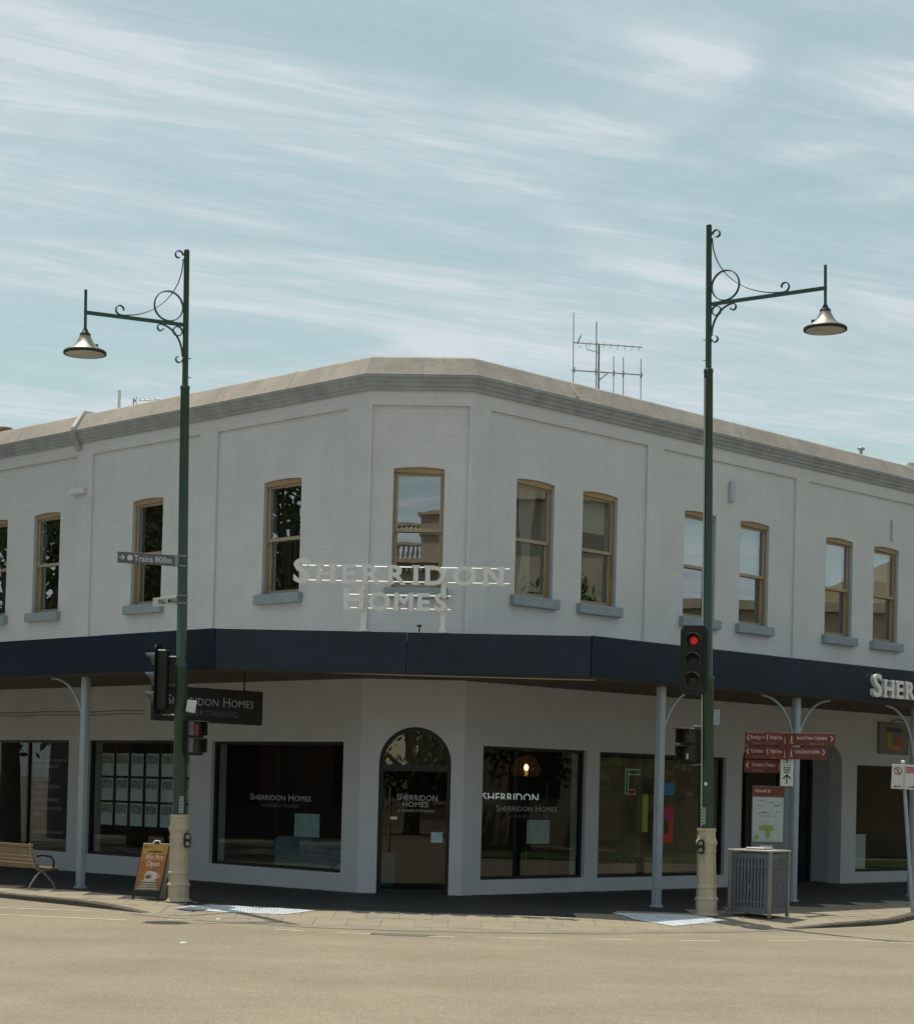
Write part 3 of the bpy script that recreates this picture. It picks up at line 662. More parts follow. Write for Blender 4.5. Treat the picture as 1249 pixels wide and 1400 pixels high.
# small fittings on the walls
M = MB(); M.box(W('L', 8.18, 0.05, 7.27), D3(DL) * 0.23, D3(NL) * 0.05, (0, 0, 0.06), 0.01); M.build('wall_vent', trimw, bld)
M = MB(); M.box(W('R', 6.95, 0.0, 7.44), D3(DR) * 0.06, D3(NR) * 0.04, (0, 0, 0.19), 0.01); M.build('wall_plate', revm, bld)
M = MB(); M.tube([W('R', 12.46, -0.01, 7.1), W('R', 12.46, -0.01, 7.55)], 0.02, 6); M.build('wall_rod', revm, bld)
for z in (3.03, 2.97):
    M = MB(); M.tube([W('L', 5.9 + i * 0.8, 0.015, z + 0.012 * math.sin(i * 2.1)) for i in range(8)], 0.006, 6); M.build('wall_cable', mat('cable_grey', (0.12, 0.11, 0.09), 0.7), bld)
M = MB(); M.box(W('R', 12.45, -0.8, 8.85), (0.03, 0, 0), (0, 0.03, 0), (0, 0, 0.22)); M.lathe([(0.06, -0.02), (0.085, 0.0), (0.085, 0.02), (0.02, 0.05)], 12, W('R', 12.45, -0.8, 9.10)); M.build('roof_vent', tinroof, bld)

# ================================================================== AWNING
AW, AT, AB = 3.30, 4.055, 3.445
aL = W('L', -0.37, AW, 0); aR = W('R', -0.745, AW, 0)
awn = thing('street_awning', (-0.8, 29.5, 3.4), 'dark navy awning wrapping round the shop corner on slim grey posts', 'awning')
ALn, ARn = LLEN, RLEN
dC2 = (aR - aL).normalized(); nC2 = Vector((dC2.y, -dC2.x, 0))
def fascia(P, d, n, s0, s1, jog=0.0):
    M = MB(); dz = random.uniform(-0.004, 0.004)
    M.box(P + d * ((s0 + s1) / 2) + n * (0.0 + jog) + UP * ((AT + AB) / 2 + dz), d * ((s1 - s0) / 2 - 0.003), n * 0.02, UP * ((AT - AB) / 2), 0.004); M.build('fascia_panel', navy, awn)
DL3, NL3, DR3, NR3 = D3(DL), D3(NL), D3(DR), D3(NR)
PLa = W('L', 0, AW, 0); PRa = W('R', 0, AW, 0)
e0 = -0.37
for s0, s1 in ((e0, 2.6), (2.6, 6.3), (6.3, 10.0), (10.0, 14.5)): fascia(PLa, DL3, NL3, s0, s1)
clen = (aR - aL).length
for s0, s1 in ((0.0, 2.85), (2.85, clen)): fascia(aL, dC2, nC2, s0, s1)
e1 = -0.745
for s0, s1 in ((e1, 0.05), (0.05, 3.7), (3.7, 7.5), (7.5, 11.0), (11, 15)): fascia(PRa, DR3, NR3, s0, s1)
def strip_poly(name, pts, z0, z1, m):
    M = MB(); n = len(pts); M.add([Vector((p.x, p.y, z)) for z in (z0, z1) for p in pts], [list(range(n - 1, -1, -1)), list(range(n, 2 * n))] + [(i, (i + 1) % n, n + (i + 1) % n, n + i) for i in range(n)]); return M.build(name, m, awn)
I = 0.03
def inn(k, s): return W(k, s, AW - 0.025, 0)
aLi = aL + (NL3 + nC2).normalized() * -0.03; aRi = aR + (NR3 + nC2).normalized() * -0.03
wl, wr = W('L', 0, 0.004, 0), W('R', 0, 0.004, 0)
for z0, z1, m_, nm in ((3.50, 3.53, soff, 'soffit'), (3.90, 3.93, tinroof, 'awning_roof')):
    strip_poly(nm, [W('L', 14.5, 0.004, 0), inn('L', 14.5), aLi, wl], z0, z1, m_)
    strip_poly(nm, [wl, aLi, aRi, wr], z0 + 0.002, z1 + 0.002, m_)
    strip_poly(nm, [wr, aRi, inn('R', 15.0), W('R', 15.0, 0.004, 0)], z0 - 0.002, z1 - 0.002, m_)
# edge beam under the fascia
for P, d, n_, s0, s1 in ((PLa, DL3, NL3, e0 + 0.03, 14.4), (aL, dC2, nC2, 0.04, clen - 0.04), (PRa, DR3, NR3, e1 + 0.03, 14.9)):
    M = MB(); M.box(P + d * ((s0 + s1) / 2) - n_ * 0.075 + UP * 3.462, d * ((s1 - s0) / 2), n_ * 0.05, UP * 0.03); M.build('edge_beam', soff, awn)
PO = 3.06
def post(k, s, zb, sides):
    M = MB(); d = D3(PL[k][1]); n_ = D3(PL[k][2]); c = W(k, s, PO, 0)
    pf = []
    for i in range(8):      # fluted square section
        pass
    M.box(c + UP * ((zb + 3.43) / 2), d * 0.062, n_ * 0.062, UP * ((3.43 - zb) / 2), 0.018)
    p = M.build('post', steel, awn)
    for sg in (-1, 1):
        q = MB(); q.box(c + d * sg * 0.0665 + UP * ((zb + 3.4) / 2), d * 0.005, n_ * 0.03, UP * ((3.36 - zb) / 2)); q.build('rib', steel, p)
    q = MB(); q.box(c + UP * (zb + 0.02), d * 0.078, n_ * 0.078, UP * 0.02, 0.006); q.build('foot', steel, p)
    for sg in sides:
        q = MB(); q.tube([c + d * sg * (0.06 + 0.92 * (1 - math.cos(t))) + UP * (2.55 + 0.87 * math.sin(t)) for t in [math.pi / 2 * i / 12 for i in range(13)]], 0.024, 8); q.build('bracket', steel, awn)
def gz(k, s): return zf(Vector(W(k, s, PO, 0)[:2])) - 0.01
post('L', 3.30, gz('L', 3.3), (1,)); post('L', 9.5, gz('L', 9.5), (-1, 1))
post('R', 1.20, gz('R', 1.2), (1,)); post('R', 4.80, gz('R', 4.8), (-1, 1)); post('R', 8.50, gz('R', 8.5), (-1, 1))
M = MB(); M.tube([W('L', 0.02, 3.0, 3.488), W('C', 0.8, 1.4, 3.492), W('R', 0.4, 2.4, 3.486)], 0.012, 6); M.build('soffit_cable', trimw, awn)

# ================================================================== SIGNS OF THE SHOP
fx = dC2; fn = nC2
def letters(root, body, X0, zbase, cap, sizes, m, X, N, P, extr, gap, bold, parent=None):
    u = 0.0
    for ch, sc in zip(body, sizes):
        h = cap * sc
        me = text_mesh(ch, h / 0.70, extr, bold, align='LEFT', res=3)
        xs = [v.co.x for v in me.vertices]; mn, mx = min(xs), max(xs); k = 1.12
        for v in me.vertices: v.co.x = (v.co.x - mn) * k
        wdt = (mx - mn) * k
        o = place_text('letter', me, m, P + X * (X0 + u) + UP * zbase, X, UP, parent or root)
        # small slab serifs
        t = 0.035 * cap / 0.3; ov = 0.022 * cap / 0.3
        def ser(a, b, zc):
            sf = MB(); sf.box(P + X * (X0 + (a + b) / 2 + u) + UP * (zbase + zc), X * ((b - a) / 2), N * (extr - 0.006), UP * (t / 2)); sf.build('serif', m, o)
        if ch in 'HN': ser(-ov, wdt * .27 + ov, t / 2 - .004); ser(wdt * .73 - ov, wdt + ov, t / 2 - .004); ser(-ov, wdt * .27 + ov, h - t / 2 + .004); ser(wdt * .73 - ov, wdt + ov, h - t / 2 + .004)
        elif ch == 'M': ser(-ov, wdt * .2 + ov, t / 2 - .004); ser(wdt * .8 - ov, wdt + ov, t / 2 - .004)
        elif ch == 'I': ser(-ov * 1.5, wdt + ov * 1.5, t / 2 - .004); ser(-ov * 1.5, wdt + ov * 1.5, h - t / 2 + .004)
        elif ch in 'ERD': ser(-ov, wdt * .3, h - t / 2 + .004); ser(-ov, wdt * .32, t / 2 - .004)
        u += wdt + gap
    return u - gap
sg = thing('rooftop_letter_sign', (-0.9, 28.72, AT), 'white raised letters SHERRIDON HOMES standing on the awning above the corner door', 'sign')
Pz = aL + dC2 * 0.0 + nC2 * 0.06
Porg = Vector((0, 0, 0)); base = aL - dC2 * 0.0
X0a = (Vector((-2.50, 28.75, 0)) - aL).dot(dC2)
FP_ = aL + nC2 * 0.03
letters(sg, 'SHERRIDON', X0a, 4.765, 0.27, [1.27] + [1.0] * 8, ledge, dC2, nC2, FP_, 0.045, 0.112, 0.010)
X1a = (Vector((-1.74, 28.75, 0)) - aL).dot(dC2)
letters(sg, 'HOMES', X1a, 4.375, 0.25, [1.20] + [1.0] * 4, ledge, dC2, nC2, FP_, 0.045, 0.068, 0.010)
for xx, hh in ((-1.45, 5.02), (-0.27, 5.0)):
    q = FP_ + dC2 * ((Vector((xx, 28.75, 0)) - aL).dot(dC2)) - nC2 * 0.075
    M = MB(); M.box(q + UP * ((4.0 + hh) / 2), dC2 * 0.035, nC2 * 0.025, UP * ((hh - 4.0) / 2)); M.build('sign_post', white, sg)
    M = MB(); M.box(q + UP * 4.06, dC2 * 0.055, nC2 * 0.045, UP * 0.03); M.build('foot', white, sg)
for zz, u0, u1 in ((4.80, X0a + 0.12, X0a + 3.2), (5.02, X0a + 0.12, X0a + 3.2), (4.40, X1a + .05, X1a + 1.58), (4.60, X1a + .05, X1a + 1.58)):
    M = MB(); M.box(FP_ - nC2 * 0.072 + dC2 * ((u0 + u1) / 2) + UP * zz, dC2 * ((u1 - u0) / 2), (nC2 + UP).normalized() * 0.006, (UP - nC2).normalized() * 0.009); M.build('rail', ledge, sg)
fl = thing('floodlight', (-0.62, 28.9, 4.06), 'small dark floodlight on the awning behind the raised letter sign', 'floodlight')
M = MB(); M.box((-0.62, 28.9, 4.17), (0.035, 0, 0), (0, 0.03, 0), (0, 0.01, 0.022), 0.006); M.build('lamp_head', sigb, fl)
M = MB(); M.tube([(-0.62, 28.9, 3.93), (-0.62, 28.9, 4.15)], 0.012, 6); M.build('stem', sigb, fl)
fs_ = thing('fascia_letter_sign', tuple(W('R', 7.6, AW, 3.5)), 'white raised letters beginning SHE on the right awning fascia', 'sign')
letters(fs_, 'SHERRIDON', 6.60, 3.545, 0.30, [1.27] + [1.0] * 8, ledge, DR3, NR3, W('R', 0, AW + 0.065, 0), 0.04, 0.085, 0.012)
# hanging blade sign
bs = thing('hanging_sign', (-3.9, 29.9, 2.7), 'black SHERRIDON HOMES sign hanging under the awning behind the left lamp post', 'sign')
be = Vector((-3.11, 30.6, 0)); bd = Vector((-0.705, -0.709, 0)); bln = 2.1; bn = Vector((0.709, -0.705, 0))
M = MB(); M.box(be + bd * bln / 2 + UP * 2.935, bd * bln / 2, bn * 0.04, UP * 0.265, 0.006); M.build('panel', signblk, bs)
for u in (0.35, 1.75):
    M = MB(); M.tube([be + bd * u + UP * 3.19, be + bd * u + UP * 3.50], 0.014, 6); M.build('hanger', blackf, bs)
place_text('lettering', text_mesh('Sherridon Homes', 0.20, 0, 0.0, width=1.68), greyl, be + bd * (bln / 2 - 0.02) + bn * 0.044 + UP * 2.93, -bd, UP, bs)
place_text('lettering', text_mesh('A HIGHER STANDARD', 0.13, 0, width=1.25), dimg, be + bd * (bln / 2 + 0.05) + bn * 0.044 + UP * 2.77, -bd, UP, bs)
# gallery logo board
gs = thing('gallery_wall_sign', tuple(W('R', 12.6, 0, 2.6)), 'grey square board with a coloured block letter G beside the side entrance', 'sign')
M = MB(); M.box(W('R', 12.6, 0.03, 3.0), DR3 * 0.56, NR3 * 0.028, UP * 0.32, 0.005); M.build('board', mat('board_grey', (0.20, 0.20, 0.19), 0.7, var=0.15), gs)
ct = mat('logo_teal', (0.03, 0.09, 0.10), 0.5)
for s0, s1, z0, z1, m_ in ((12.32, 12.85, 3.14, 3.23, ct), (12.32, 12.44, 2.80, 3.138, cy_), (12.442, 12.85, 2.78, 2.86, co_), (12.72, 12.85, 2.862, 3.02, cr_), (12.6, 12.718, 2.95, 3.02, cr_)):
    M = MB(); M.box(W('R', (s0 + s1) / 2, 0.062, (z0 + z1) / 2), DR3 * ((s1 - s0) / 2), NR3 * 0.004, UP * ((z1 - z0) / 2)); M.build('logo_block', m_, gs)
M = MB(); M.tube([W('R', 12.55, 0.0, 3.36), W('R', 12.55, 0.16, 3.40), W('R', 12.9, 0.16, 3.38)], 0.012, 6); M.build('lamp_arm', blackf, gs)

# ================================================================== INSIDE THE WINDOWS
dsp = thing('property_display', tuple(W('L', 6.4, -0.3, 0.4)), 'rack of pale property cards hanging in the left shop window', 'display')
for c in range(7):
    for r in range(3):
        s = 7.43 - c * 0.47; z = 2.04 - r * 0.465
        M = MB(); M.prism([(s - .185, z - .21), (s + .185, z - .21), (s + .185, z + .21), (s - .185, z + .21)], FR('L'), -0.30, -0.312); cdo = M.build('card', cardp, dsp)
        M = MB(); M.prism([(s - .16, z + .02), (s + .16, z + .02), (s + .16, z + .18), (s - .16, z + .18)], FR('L'), -0.294, -0.2995); M.build('photo_print', cardd, cdo)
    M = MB(); M.tube([W('L', 7.43 - c * 0.47 - .235, -0.32, 0.86), W('L', 7.43 - c * 0.47 - .235, -0.32, 2.42)], 0.01, 6); M.build('wire', blackf, dsp)
so_ = thing('sofa', tuple(W('L', 1.7, -1.0, 0.045)), 'pale blue sofa inside the window left of the corner door', 'sofa')
M = MB(); M.box(W('L', 1.7, -1.0, 0.27), DL3 * 1.0, NL3 * 0.4, UP * 0.2, 0.05); M.build('seat', sofa, so_)
M = MB(); M.box(W('L', 1.7, -0.58, 0.48), DL3 * 1.02, NL3 * 0.1, UP * 0.38, 0.06); M.build('backrest', sofa, so_)
for q in (-1, 1):
    M = MB(); M.box(W('L', 1.7 + q * 0.98, -1.05, 0.35), DL3 * 0.1, NL3 * 0.42, UP * 0.28, 0.05); M.build('armrest', sofa, so_)
lampc = W('R', 2.77, -1.2, 2.15)
pl = thing('pendant_lamp', tuple(lampc), 'lit pendant lamp with round amber shade inside the window right of the corner door', 'lamp')
M = MB(); M.lathe([(0.05, 0.22), (0.16, 0.17), (0.25, 0.03), (0.26, -0.05), (0.22, -0.15)], 16, lampc); 
ag = glass('amber_shade', 0.05, (0.75, 0.45, 0.25)); M.build('shade', ag, pl)
an_ = ag.node_tree; tl_ = an_.nodes.new('ShaderNodeBsdfTranslucent'); tl_.inputs[0].default_value = (0.55, 0.28, 0.12, 1); mxs = an_.nodes.new('ShaderNodeMixShader'); mxs.inputs[0].default_value = 0.06
ou_ = [q for q in an_.nodes if q.type == 'OUTPUT_MATERIAL'][0]; pv = ou_.inputs[0].links[0].from_socket; an_.links.new(pv, mxs.inputs[1]); an_.links.new(tl_.outputs[0], mxs.inputs[2]); an_.links.new(mxs.outputs[0], ou_.inputs[0])
M = MB(); M.lathe([(0.01, 0.06), (0.035, 0.03), (0.04, 0.0), (0.025, -0.04), (0.005, -0.05)], 10, lampc); M.build('bulb', bulb, pl)
M = MB(); M.tube([lampc + UP * 0.2, lampc + UP * 1.14], 0.008, 6); M.build('cord', blackf, pl)
ee = thing('display_easel', tuple(W('R', 2.1, -0.5, 0.045)), 'thin dark display stand inside the window right of the corner door', 'stand')
for s in (2.05, 2.55):
    M = MB(); M.tube([W('R', s, -0.5, 0.045), W('R', s, -0.5, 1.9 if s > 2.3 else 1.0)], 0.03, 8); M.build('upright', blackf, ee)
wc = thing('window_card', tuple(W('R', 11.7, -0.2, 0.3)), 'pale card standing low inside the far right shop window', 'card')
M = MB(); M.prism([(11.4, 0.32), (12.0, 0.32), (12.0, 1.02), (11.4, 1.02)], FR('R'), -0.2, -0.21); M.build('sheet', cardp, wc)
M = MB(); M.prism([(11.5, 0.06), (11.9, 0.06), (11.9, 0.3), (11.5, 0.3)], FR('R'), -0.2, -0.3); M.build('stand', blackf, wc)
tb = thing('gallery_counter', tuple(W('R', 12.9, -1.5, 0.045)), 'dark counter inside the far right shop window', 'counter')
M = MB(); M.box(W('R', 12.9, -1.5, 1.25), DR3 * 0.9, NR3 * 0.3, UP * 0.2, 0.02); M.build('top', mat('dark_wood', (0.035, 0.02, 0.013), 0.5, var=0.3), tb)
for q in (-0.7, 0.7):
    M = MB(); M.box(W('R', 12.9 + q, -1.5, 0.54), DR3 * 0.08, NR3 * 0.25, UP * 0.5); M.build('leg', MATS['dark_wood'], tb)

# ================================================================== STREET LAMPS
def ring_pts(cx, cz, r, a0, a1, n=28): return [(cx + r * math.cos(a0 + (a1 - a0) * i / n), 0, cz + r * math.sin(a0 + (a1 - a0) * i / n)) for i in range(n + 1)]
def scroll(cx, cz, r0, r1, a0, a1, n=26): return [(cx + (r0 + (r1 - r0) * i / n) * math.cos(a0 + (a1 - a0) * i / n), 0, cz + (r0 + (r1 - r0) * i / n) * math.sin(a0 + (a1 - a0) * i / n)) for i in range(n + 1)]
def band(M, pts, w=0.022, t=0.007):      # flat iron strap following pts in the local XZ plane
    pts = [Vector(p) for p in pts]; vs = []
    for i, p in enumerate(pts):
        tg = (pts[min(i + 1, len(pts) - 1)] - pts[max(i - 1, 0)]).normalized(); n = Vector((-tg.z, 0, tg.x)) * t; b = Vector((0, w, 0))
        vs += [p - n - b, p + n - b, p + n + b, p - n + b]
    M.add(vs, [(4 * i + k, 4 * i + (k + 1) % 4, 4 * i + 4 + (k + 1) % 4, 4 * i + 4 + k) for i in range(len(pts) - 1) for k in range(4)] + [(0, 1, 2, 3), tuple(len(vs) - 4 + k for k in (3, 2, 1, 0))])
def street_lamp(loc, rz, tilt, sc, arm, label, nside):
    t = thing('street_lamp', loc, label, 'street lamp', 'green heritage street lamps at the corner')
    t.rotation_euler = (0, tilt, 0)
    rot = Matrix.Rotation(rz, 4, 'Z')
    def bl(M, nm, m, par=t, r=True):
        if r: M.v = [rot @ v for v in M.v]
        return M.build(nm, m, par, local=True)
    Z = lambda z: z * sc
    M = MB(); M.lathe([(0.17, 0.0), (0.17, 0.03), (0.155, 0.05), (0.158, 0.22), (0.172, 0.235), (0.172, 0.255), (0.150, 0.28), (0.146, 0.40), (0.158, 0.41), (0.158, 0.43), (0.143, 0.45), (0.137, 0.92), (0.146, 0.94), (0.137, 0.97), (0.14, 1.02), (0.158, 1.06), (0.158, 1.08), (0.136, 1.13), (0.128, 1.22), (0.14, 1.24), (0.14, 1.28), (0.06, 1.285)], nside, smooth=False, rot=0.5)
    b_ = bl(M, 'base', cream)
    M = MB(); M.lathe([(0.20, 0.0), (0.20, 0.012), (0.17, 0.02)], nside, smooth=False, rot=0.5); bl(M, 'base_plate', cream)
    M = MB(); M.lathe([(0.100, 1.28), (0.096, 3.44), (0.104, 3.45), (0.104, 3.5), (0.078, 3.53), (0.066, 8.0 * sc), (0.072, 8.01 * sc), (0.072, 8.06 * sc), (0.045, 8.07 * sc)], 14); bl(M, 'shaft', green)
    M = MB(); M.lathe([(0.046, 8.05 * sc), (0.042, 10.19 * sc), (0.044, 10.195 * sc), (0.02, 10.215 * sc)], 12); bl(M, 'upper_shaft', green)
    za = Z(9.02); L = arm
    M = MB(); M.box((L / 2 + 0.02, 0, za + 0.0), (L / 2, 0, 0.0), (0, 0.016, 0), (0, 0, 0.026)); bl(M, 'arm', green)
    M = MB(); M.tube([(L, 0, za - 0.42), (L, 0, za + 0.33)], 0.022, 10); M.lathe([(0.035, -0.30), (0.028, -0.26)], 10, (L, 0, za)); bl(M, 'hanger', green)
    zl = za - 0.60
    M = MB(); M.lathe([(0.303, zl), (0.305, zl + 0.03), (0.29, zl + 0.045), (0.20, zl + 0.085), (0.135, zl + 0.15), (0.09, zl + 0.23), (0.078, zl + 0.26)], 28, (L, 0, 0)); sh = bl(M, 'lamp_shade', alum)
    M = MB(); M.lathe([(0.306, zl - 0.010), (0.310, zl - 0.010), (0.310, zl + 0.026), (0.304, zl + 0.028)], 28, (L, 0, 0)); bl(M, 'rim', sigb, sh)
    M = MB(); M.lathe([(0.30, zl - 0.004), (0.22, zl - 0.026), (0.1, zl - 0.038), (0.01, zl - 0.04)], 28, (L, 0, 0)); bl(M, 'lens', lensm, sh)
    M = MB(); M.lathe([(0.082, zl + 0.24), (0.078, zl + 0.29), (0.05, zl + 0.31), (0.03, zl + 0.36)], 14, (L, 0, 0)); bl(M, 'cap', sigb, sh)
    M = MB(); M.box((L - 0.16, -0.02, zl + 0.13), (0.035, 0, 0), (0, 0.03, 0), (0, 0, 0.03), 0.006); bl(M, 'photo_cell', sigb, sh)
    R = 0.225 * 0.98; M = MB(); band(M, ring_pts(0.05 + R, za + 0.03 + R, R, 0, 2 * math.pi)); bl(M, 'ring', green)
    # hollow sweeping stay with scroll ends
    M = MB(); x0, z0, x1, z1 = 0.055, za + 0.98, L * 0.66, za + 0.03
    pts = [(x0 + (x1 - x0) * (1 - math.cos(math.pi / 2 * i / 20)) ** 1.0, 0, z1 + (z0 - z1) * (1 - math.sin(math.pi / 2 * i / 20))) for i in range(21)]
    band(M, pts, 0.016, 0.005); bl(M, 'stay', green)
    M = MB(); band(M, scroll(0.125, za + 1.03, 0.07, 0.04, math.pi, -math.pi * 0.62)); bl(M, 'scroll', green)
    M = MB(); band(M, scroll(L * 0.66, za + 0.105, 0.075, 0.05, -math.pi * 0.5, math.pi * 1.05)); bl(M, 'scroll', green)
    M = MB(); band(M, [(0.05 + 0.36 * (1 - math.sin(math.pi / 2 * (1 - i / 14))), 0, za - 0.47 + 0.44 * (1 - math.cos(math.pi / 2 * i / 14) ** 1.0)) if False else (0.05 + 0.36 * (1 - math.cos(math.pi / 2 * i / 14)), 0, za - 0.47 + 0.44 * math.sin(math.pi / 2 * i / 14)) for i in range(15)], 0.02, 0.008); bl(M, 'brace', green)
    M = MB(); band(M, ring_pts(0.05 + 0.075, za - 0.105, 0.07, 0, 2 * math.pi, 20)); bl(M, 'small_ring', green)
    M = MB(); band(M, scroll(0.39, za - 0.085, 0.055, 0.04, math.pi * 0.55, -math.pi * 0.95)); bl(M, 'scroll', green)
    M = MB(); band(M, scroll(0.105, za - 0.52, 0.055, 0.04, math.pi, math.pi * 2.4)); bl(M, 'scroll', green)
    for zz in (8.2, 8.5):
        M = MB(); M.tube([(-0.085, 0, zz * sc), (0.02, 0, zz * sc)], 0.008, 6); bl(M, 'bolt', green)
    return t
zl_, zr_ = zf(Vector((-4.06, 28.72))), zf(Vector((3.705, 28.6)))
lampL = street_lamp((-4.06, 28.72, zl_), R_(208), -math.atan2(0.150, 9.67), 0.947, 1.53, 'green street lamp with cream base beside the small poster board, arm pointing left', 12)
lampR = street_lamp((3.705, 28.60, zr_), R_(-33), -math.atan2(0.19, 10.2), 1.0, 1.83, 'green street lamp with cream base beside the slotted bin, arm pointing right', 8)
def polep(which, z):      # axis of the leaning pole at height z
    if which == 'L': return Vector((-4.06 - 0.150 / 9.67 * z, 28.72, z))
    return Vector((3.705 - 0.19 / 10.2 * z, 28.60, z))

# ================================================================== TRAFFIC SIGNALS
def basis(f):
    f = Vector((f[0], f[1], 0)).normalized(); return f, Vector((-f.y, f.x, 0))     # facing, its right-hand side seen from front is -s
def signal(label, c, f, lit, board=True):
    f, s = basis(f); c = Vector(c)
    t = thing('traffic_signal', c, label, 'traffic signal', 'traffic signals on the lamp posts')
    M = MB(); M.box(c - f * 0.06, s * 0.115, UP * 0.44, f * 0.075, 0.02); M.build('housing', sigb, t)
    if board:
        w, h, r = 0.20, 0.51, 0.10; pts = []
        for cx, cz, a in ((w - r, h - r, 0), (-w + r, h - r, 90), (-w + r, -h + r, 180), (w - r, -h + r, 270)):
            for i in range(6): q = R_(a + 18 * i); pts.append((cx + r * math.cos(q), cz + r * math.sin(q)))
        M = MB(); M.prism(pts, lambda u, o, v: c + s * u + f * o + UP * v, 0.02, 0.012); M.build('target_board', sigb, t)
    for i, z in enumerate((0.285, 0.0, -0.285)):
        q = c + UP * z + f * 0.03
        M = MB(); n = 16; M.add([q + 0.056 * (math.cos(2 * math.pi * k / n) * s + math.sin(2 * math.pi * k / n) * UP) for k in range(n)] + [q + f * 0.02], [(k, (k + 1) % n, n) for k in range(n)], True)
        M.build('lens', redl if lit == i else offl, t)
        M = MB(); vs = []; A = [R_(-35 + 250 * k / 14) for k in range(15)]
        for rr in (0.118, 0.110):
            for k, a in enumerate(A): vs.append(q - f * 0.015 + rr * (math.cos(a) * s + math.sin(a) * UP))
            for k, a in enumerate(A): vs.append(q + f * (0.06 + 0.12 * max(0, math.sin(a))) - UP * 0.012 + rr * (math.cos(a) * s + math.sin(a) * UP))
        fs = [(k, k + 1, 16 + k, 15 + k) for k in range(14)] + [(30 + k, 45 + k, 46 + k, 31 + k) for k in range(14)] + [(15 + k, 16 + k, 46 + k, 45 + k) for k in range(14)]
        M.add(vs, fs, True); M.build('visor', visr, t)
    return t
def arm_to(t, p, q, r=0.012):
    M = MB(); M.tube([p, q], r, 6); M.build('mount_arm', alum, t)
pz = polep('L', 3.2)
sL = signal('black three lamp traffic signal seen side on against the left lamp post', pz + Vector((-0.33, -0.02, 0.06)), (-0.99, 0.12), None)
for z in (3.60, 2.74): arm_to(sL, pz + Vector((-0.26, -0.02, z - 3.2)), pz + Vector((-0.08, 0, z - 3.2)))
pz = polep('R', 3.75)
sR = signal('black traffic signal with its red lamp lit on the right lamp post', pz + Vector((-0.215, -0.13, -0.02)), (-0.25, -0.97), 0)
for z in (4.05, 3.45): arm_to(sR, pz + Vector((-0.2, -0.03, z - 3.75)), pz + Vector((0, 0, z - 3.75)), 0.02)
M = MB(); q0, q1 = polep('R', 2.2), polep('R', 4.4); M.tube([polep('R', 1.3) + Vector((-0.085, -0.07, 0)), polep('R', 3.4) + Vector((-0.088, -0.07, 0)), polep('R', 7.9) + Vector((-0.055, -0.05, 0))], 0.012, 6); M.build('conduit', mat('conduit_grey', (0.34, 0.38, 0.34), 0.5), sR)
def ped_signal(label, c, f, lit):
    f, s = basis(f); c = Vector(c)
    t = thing('pedestrian_signal', c, label, 'pedestrian signal', 'pedestrian signals on the lamp posts')
    M = MB(); M.box(c, s * 0.13, UP * 0.255, f * 0.10, 0.015); M.build('housing', sigb, t)
    for i, z in enumerate((0.125, -0.125)):
        M = MB(); q = c + f * 0.104 + UP * z; M.box(q, s * 0.10, UP * 0.10, f * 0.003); ln = M.build('lens', offl, t)
        # figure
        mm = redd if (lit and i == 0) else mat('figure_dark', (0.03, 0.035, 0.03), 0.4)
        M = MB(); M.box(q + f * 0.006 + UP * 0.0, s * 0.028, UP * 0.045, f * 0.002); M.box(q + f * 0.006 + UP * 0.063, s * 0.015, UP * 0.015, f * 0.002)
        for sg_ in (-1, 1): M.box(q + f * 0.006 - UP * 0.068 + s * 0.014 * sg_, s * 0.010, UP * 0.022, f * 0.002)
        M.build('figure', mm, ln)
        M = MB(); M.box(q + f * 0.09 + UP * 0.115, s * 0.118, UP * 0.004, f * 0.09)
        for sg_ in (-1, 1): M.box(q + f * 0.07 + s * 0.116 * sg_ + UP * 0.01, s * 0.004, UP * 0.10, f * 0.07)
        M.build('visor', visr, t)
    return t
pz = polep('L', 2.35)
pL = ped_signal('pedestrian signal with red figure at the right of the left lamp post', pz + Vector((0.19, -0.05, 0.06)), (0.55, -0.83), True)
arm_to(pL, pz + Vector((0.17, -0.02, 0.30)), pz + Vector((0.0, 0, 0.30)), 0.018)
pz = polep('R', 2.5)
pR = ped_signal('pedestrian signal facing left on the right lamp post, below the red lamp', pz + Vector((-0.24, -0.04, -0.02)), (-0.62, -0.78), False)
for z in (2.76, 2.20): arm_to(pR, pz + Vector((-0.22, -0.02, z - 2.5)), pz + Vector((0, 0, z - 2.5)), 0.016)
M = MB(); M.box(polep('R', 2.22) + Vector((-0.30, -0.145, 0.10)), (0.022, 0, 0), (0, 0.003, 0), (0, 0, 0.04)); M.build('sticker', white, pR)
# boxes, plates and push buttons on the posts
def small_box(name, label, cat, c, hx, hy, hz, m, group=None):
    t = thing(name, c, label, cat, group); M = MB(); M.box(c, hx, hy, hz, 0.008); M.build('casing', m, t); return t
c = polep('L', 2.87) + Vector((0.17, -0.12, 0)); t = small_box('control_box', 'small white tilted plate at the right of the left lamp post', 'plate', c, Vector((0.07, -0.01, -0.012)), Vector((0, 0.02, 0)), Vector((0.012, 0, 0.09)), whites)
M = MB(); M.tube([c, polep('L', 2.87) + Vector((0.05, 0, 0))], 0.012, 6); M.build('clip', alum, t)
c = polep('R', 2.90) + Vector((0.13, 0.0, 0)); t = small_box('junction_box', 'small grey box at the right of the right lamp post', 'box', c, Vector((0.05, 0, 0)), Vector((0, 0.06, 0)), Vector((0, 0, 0.115)), mat('box_grey', (0.23, 0.27, 0.28), 0.5))
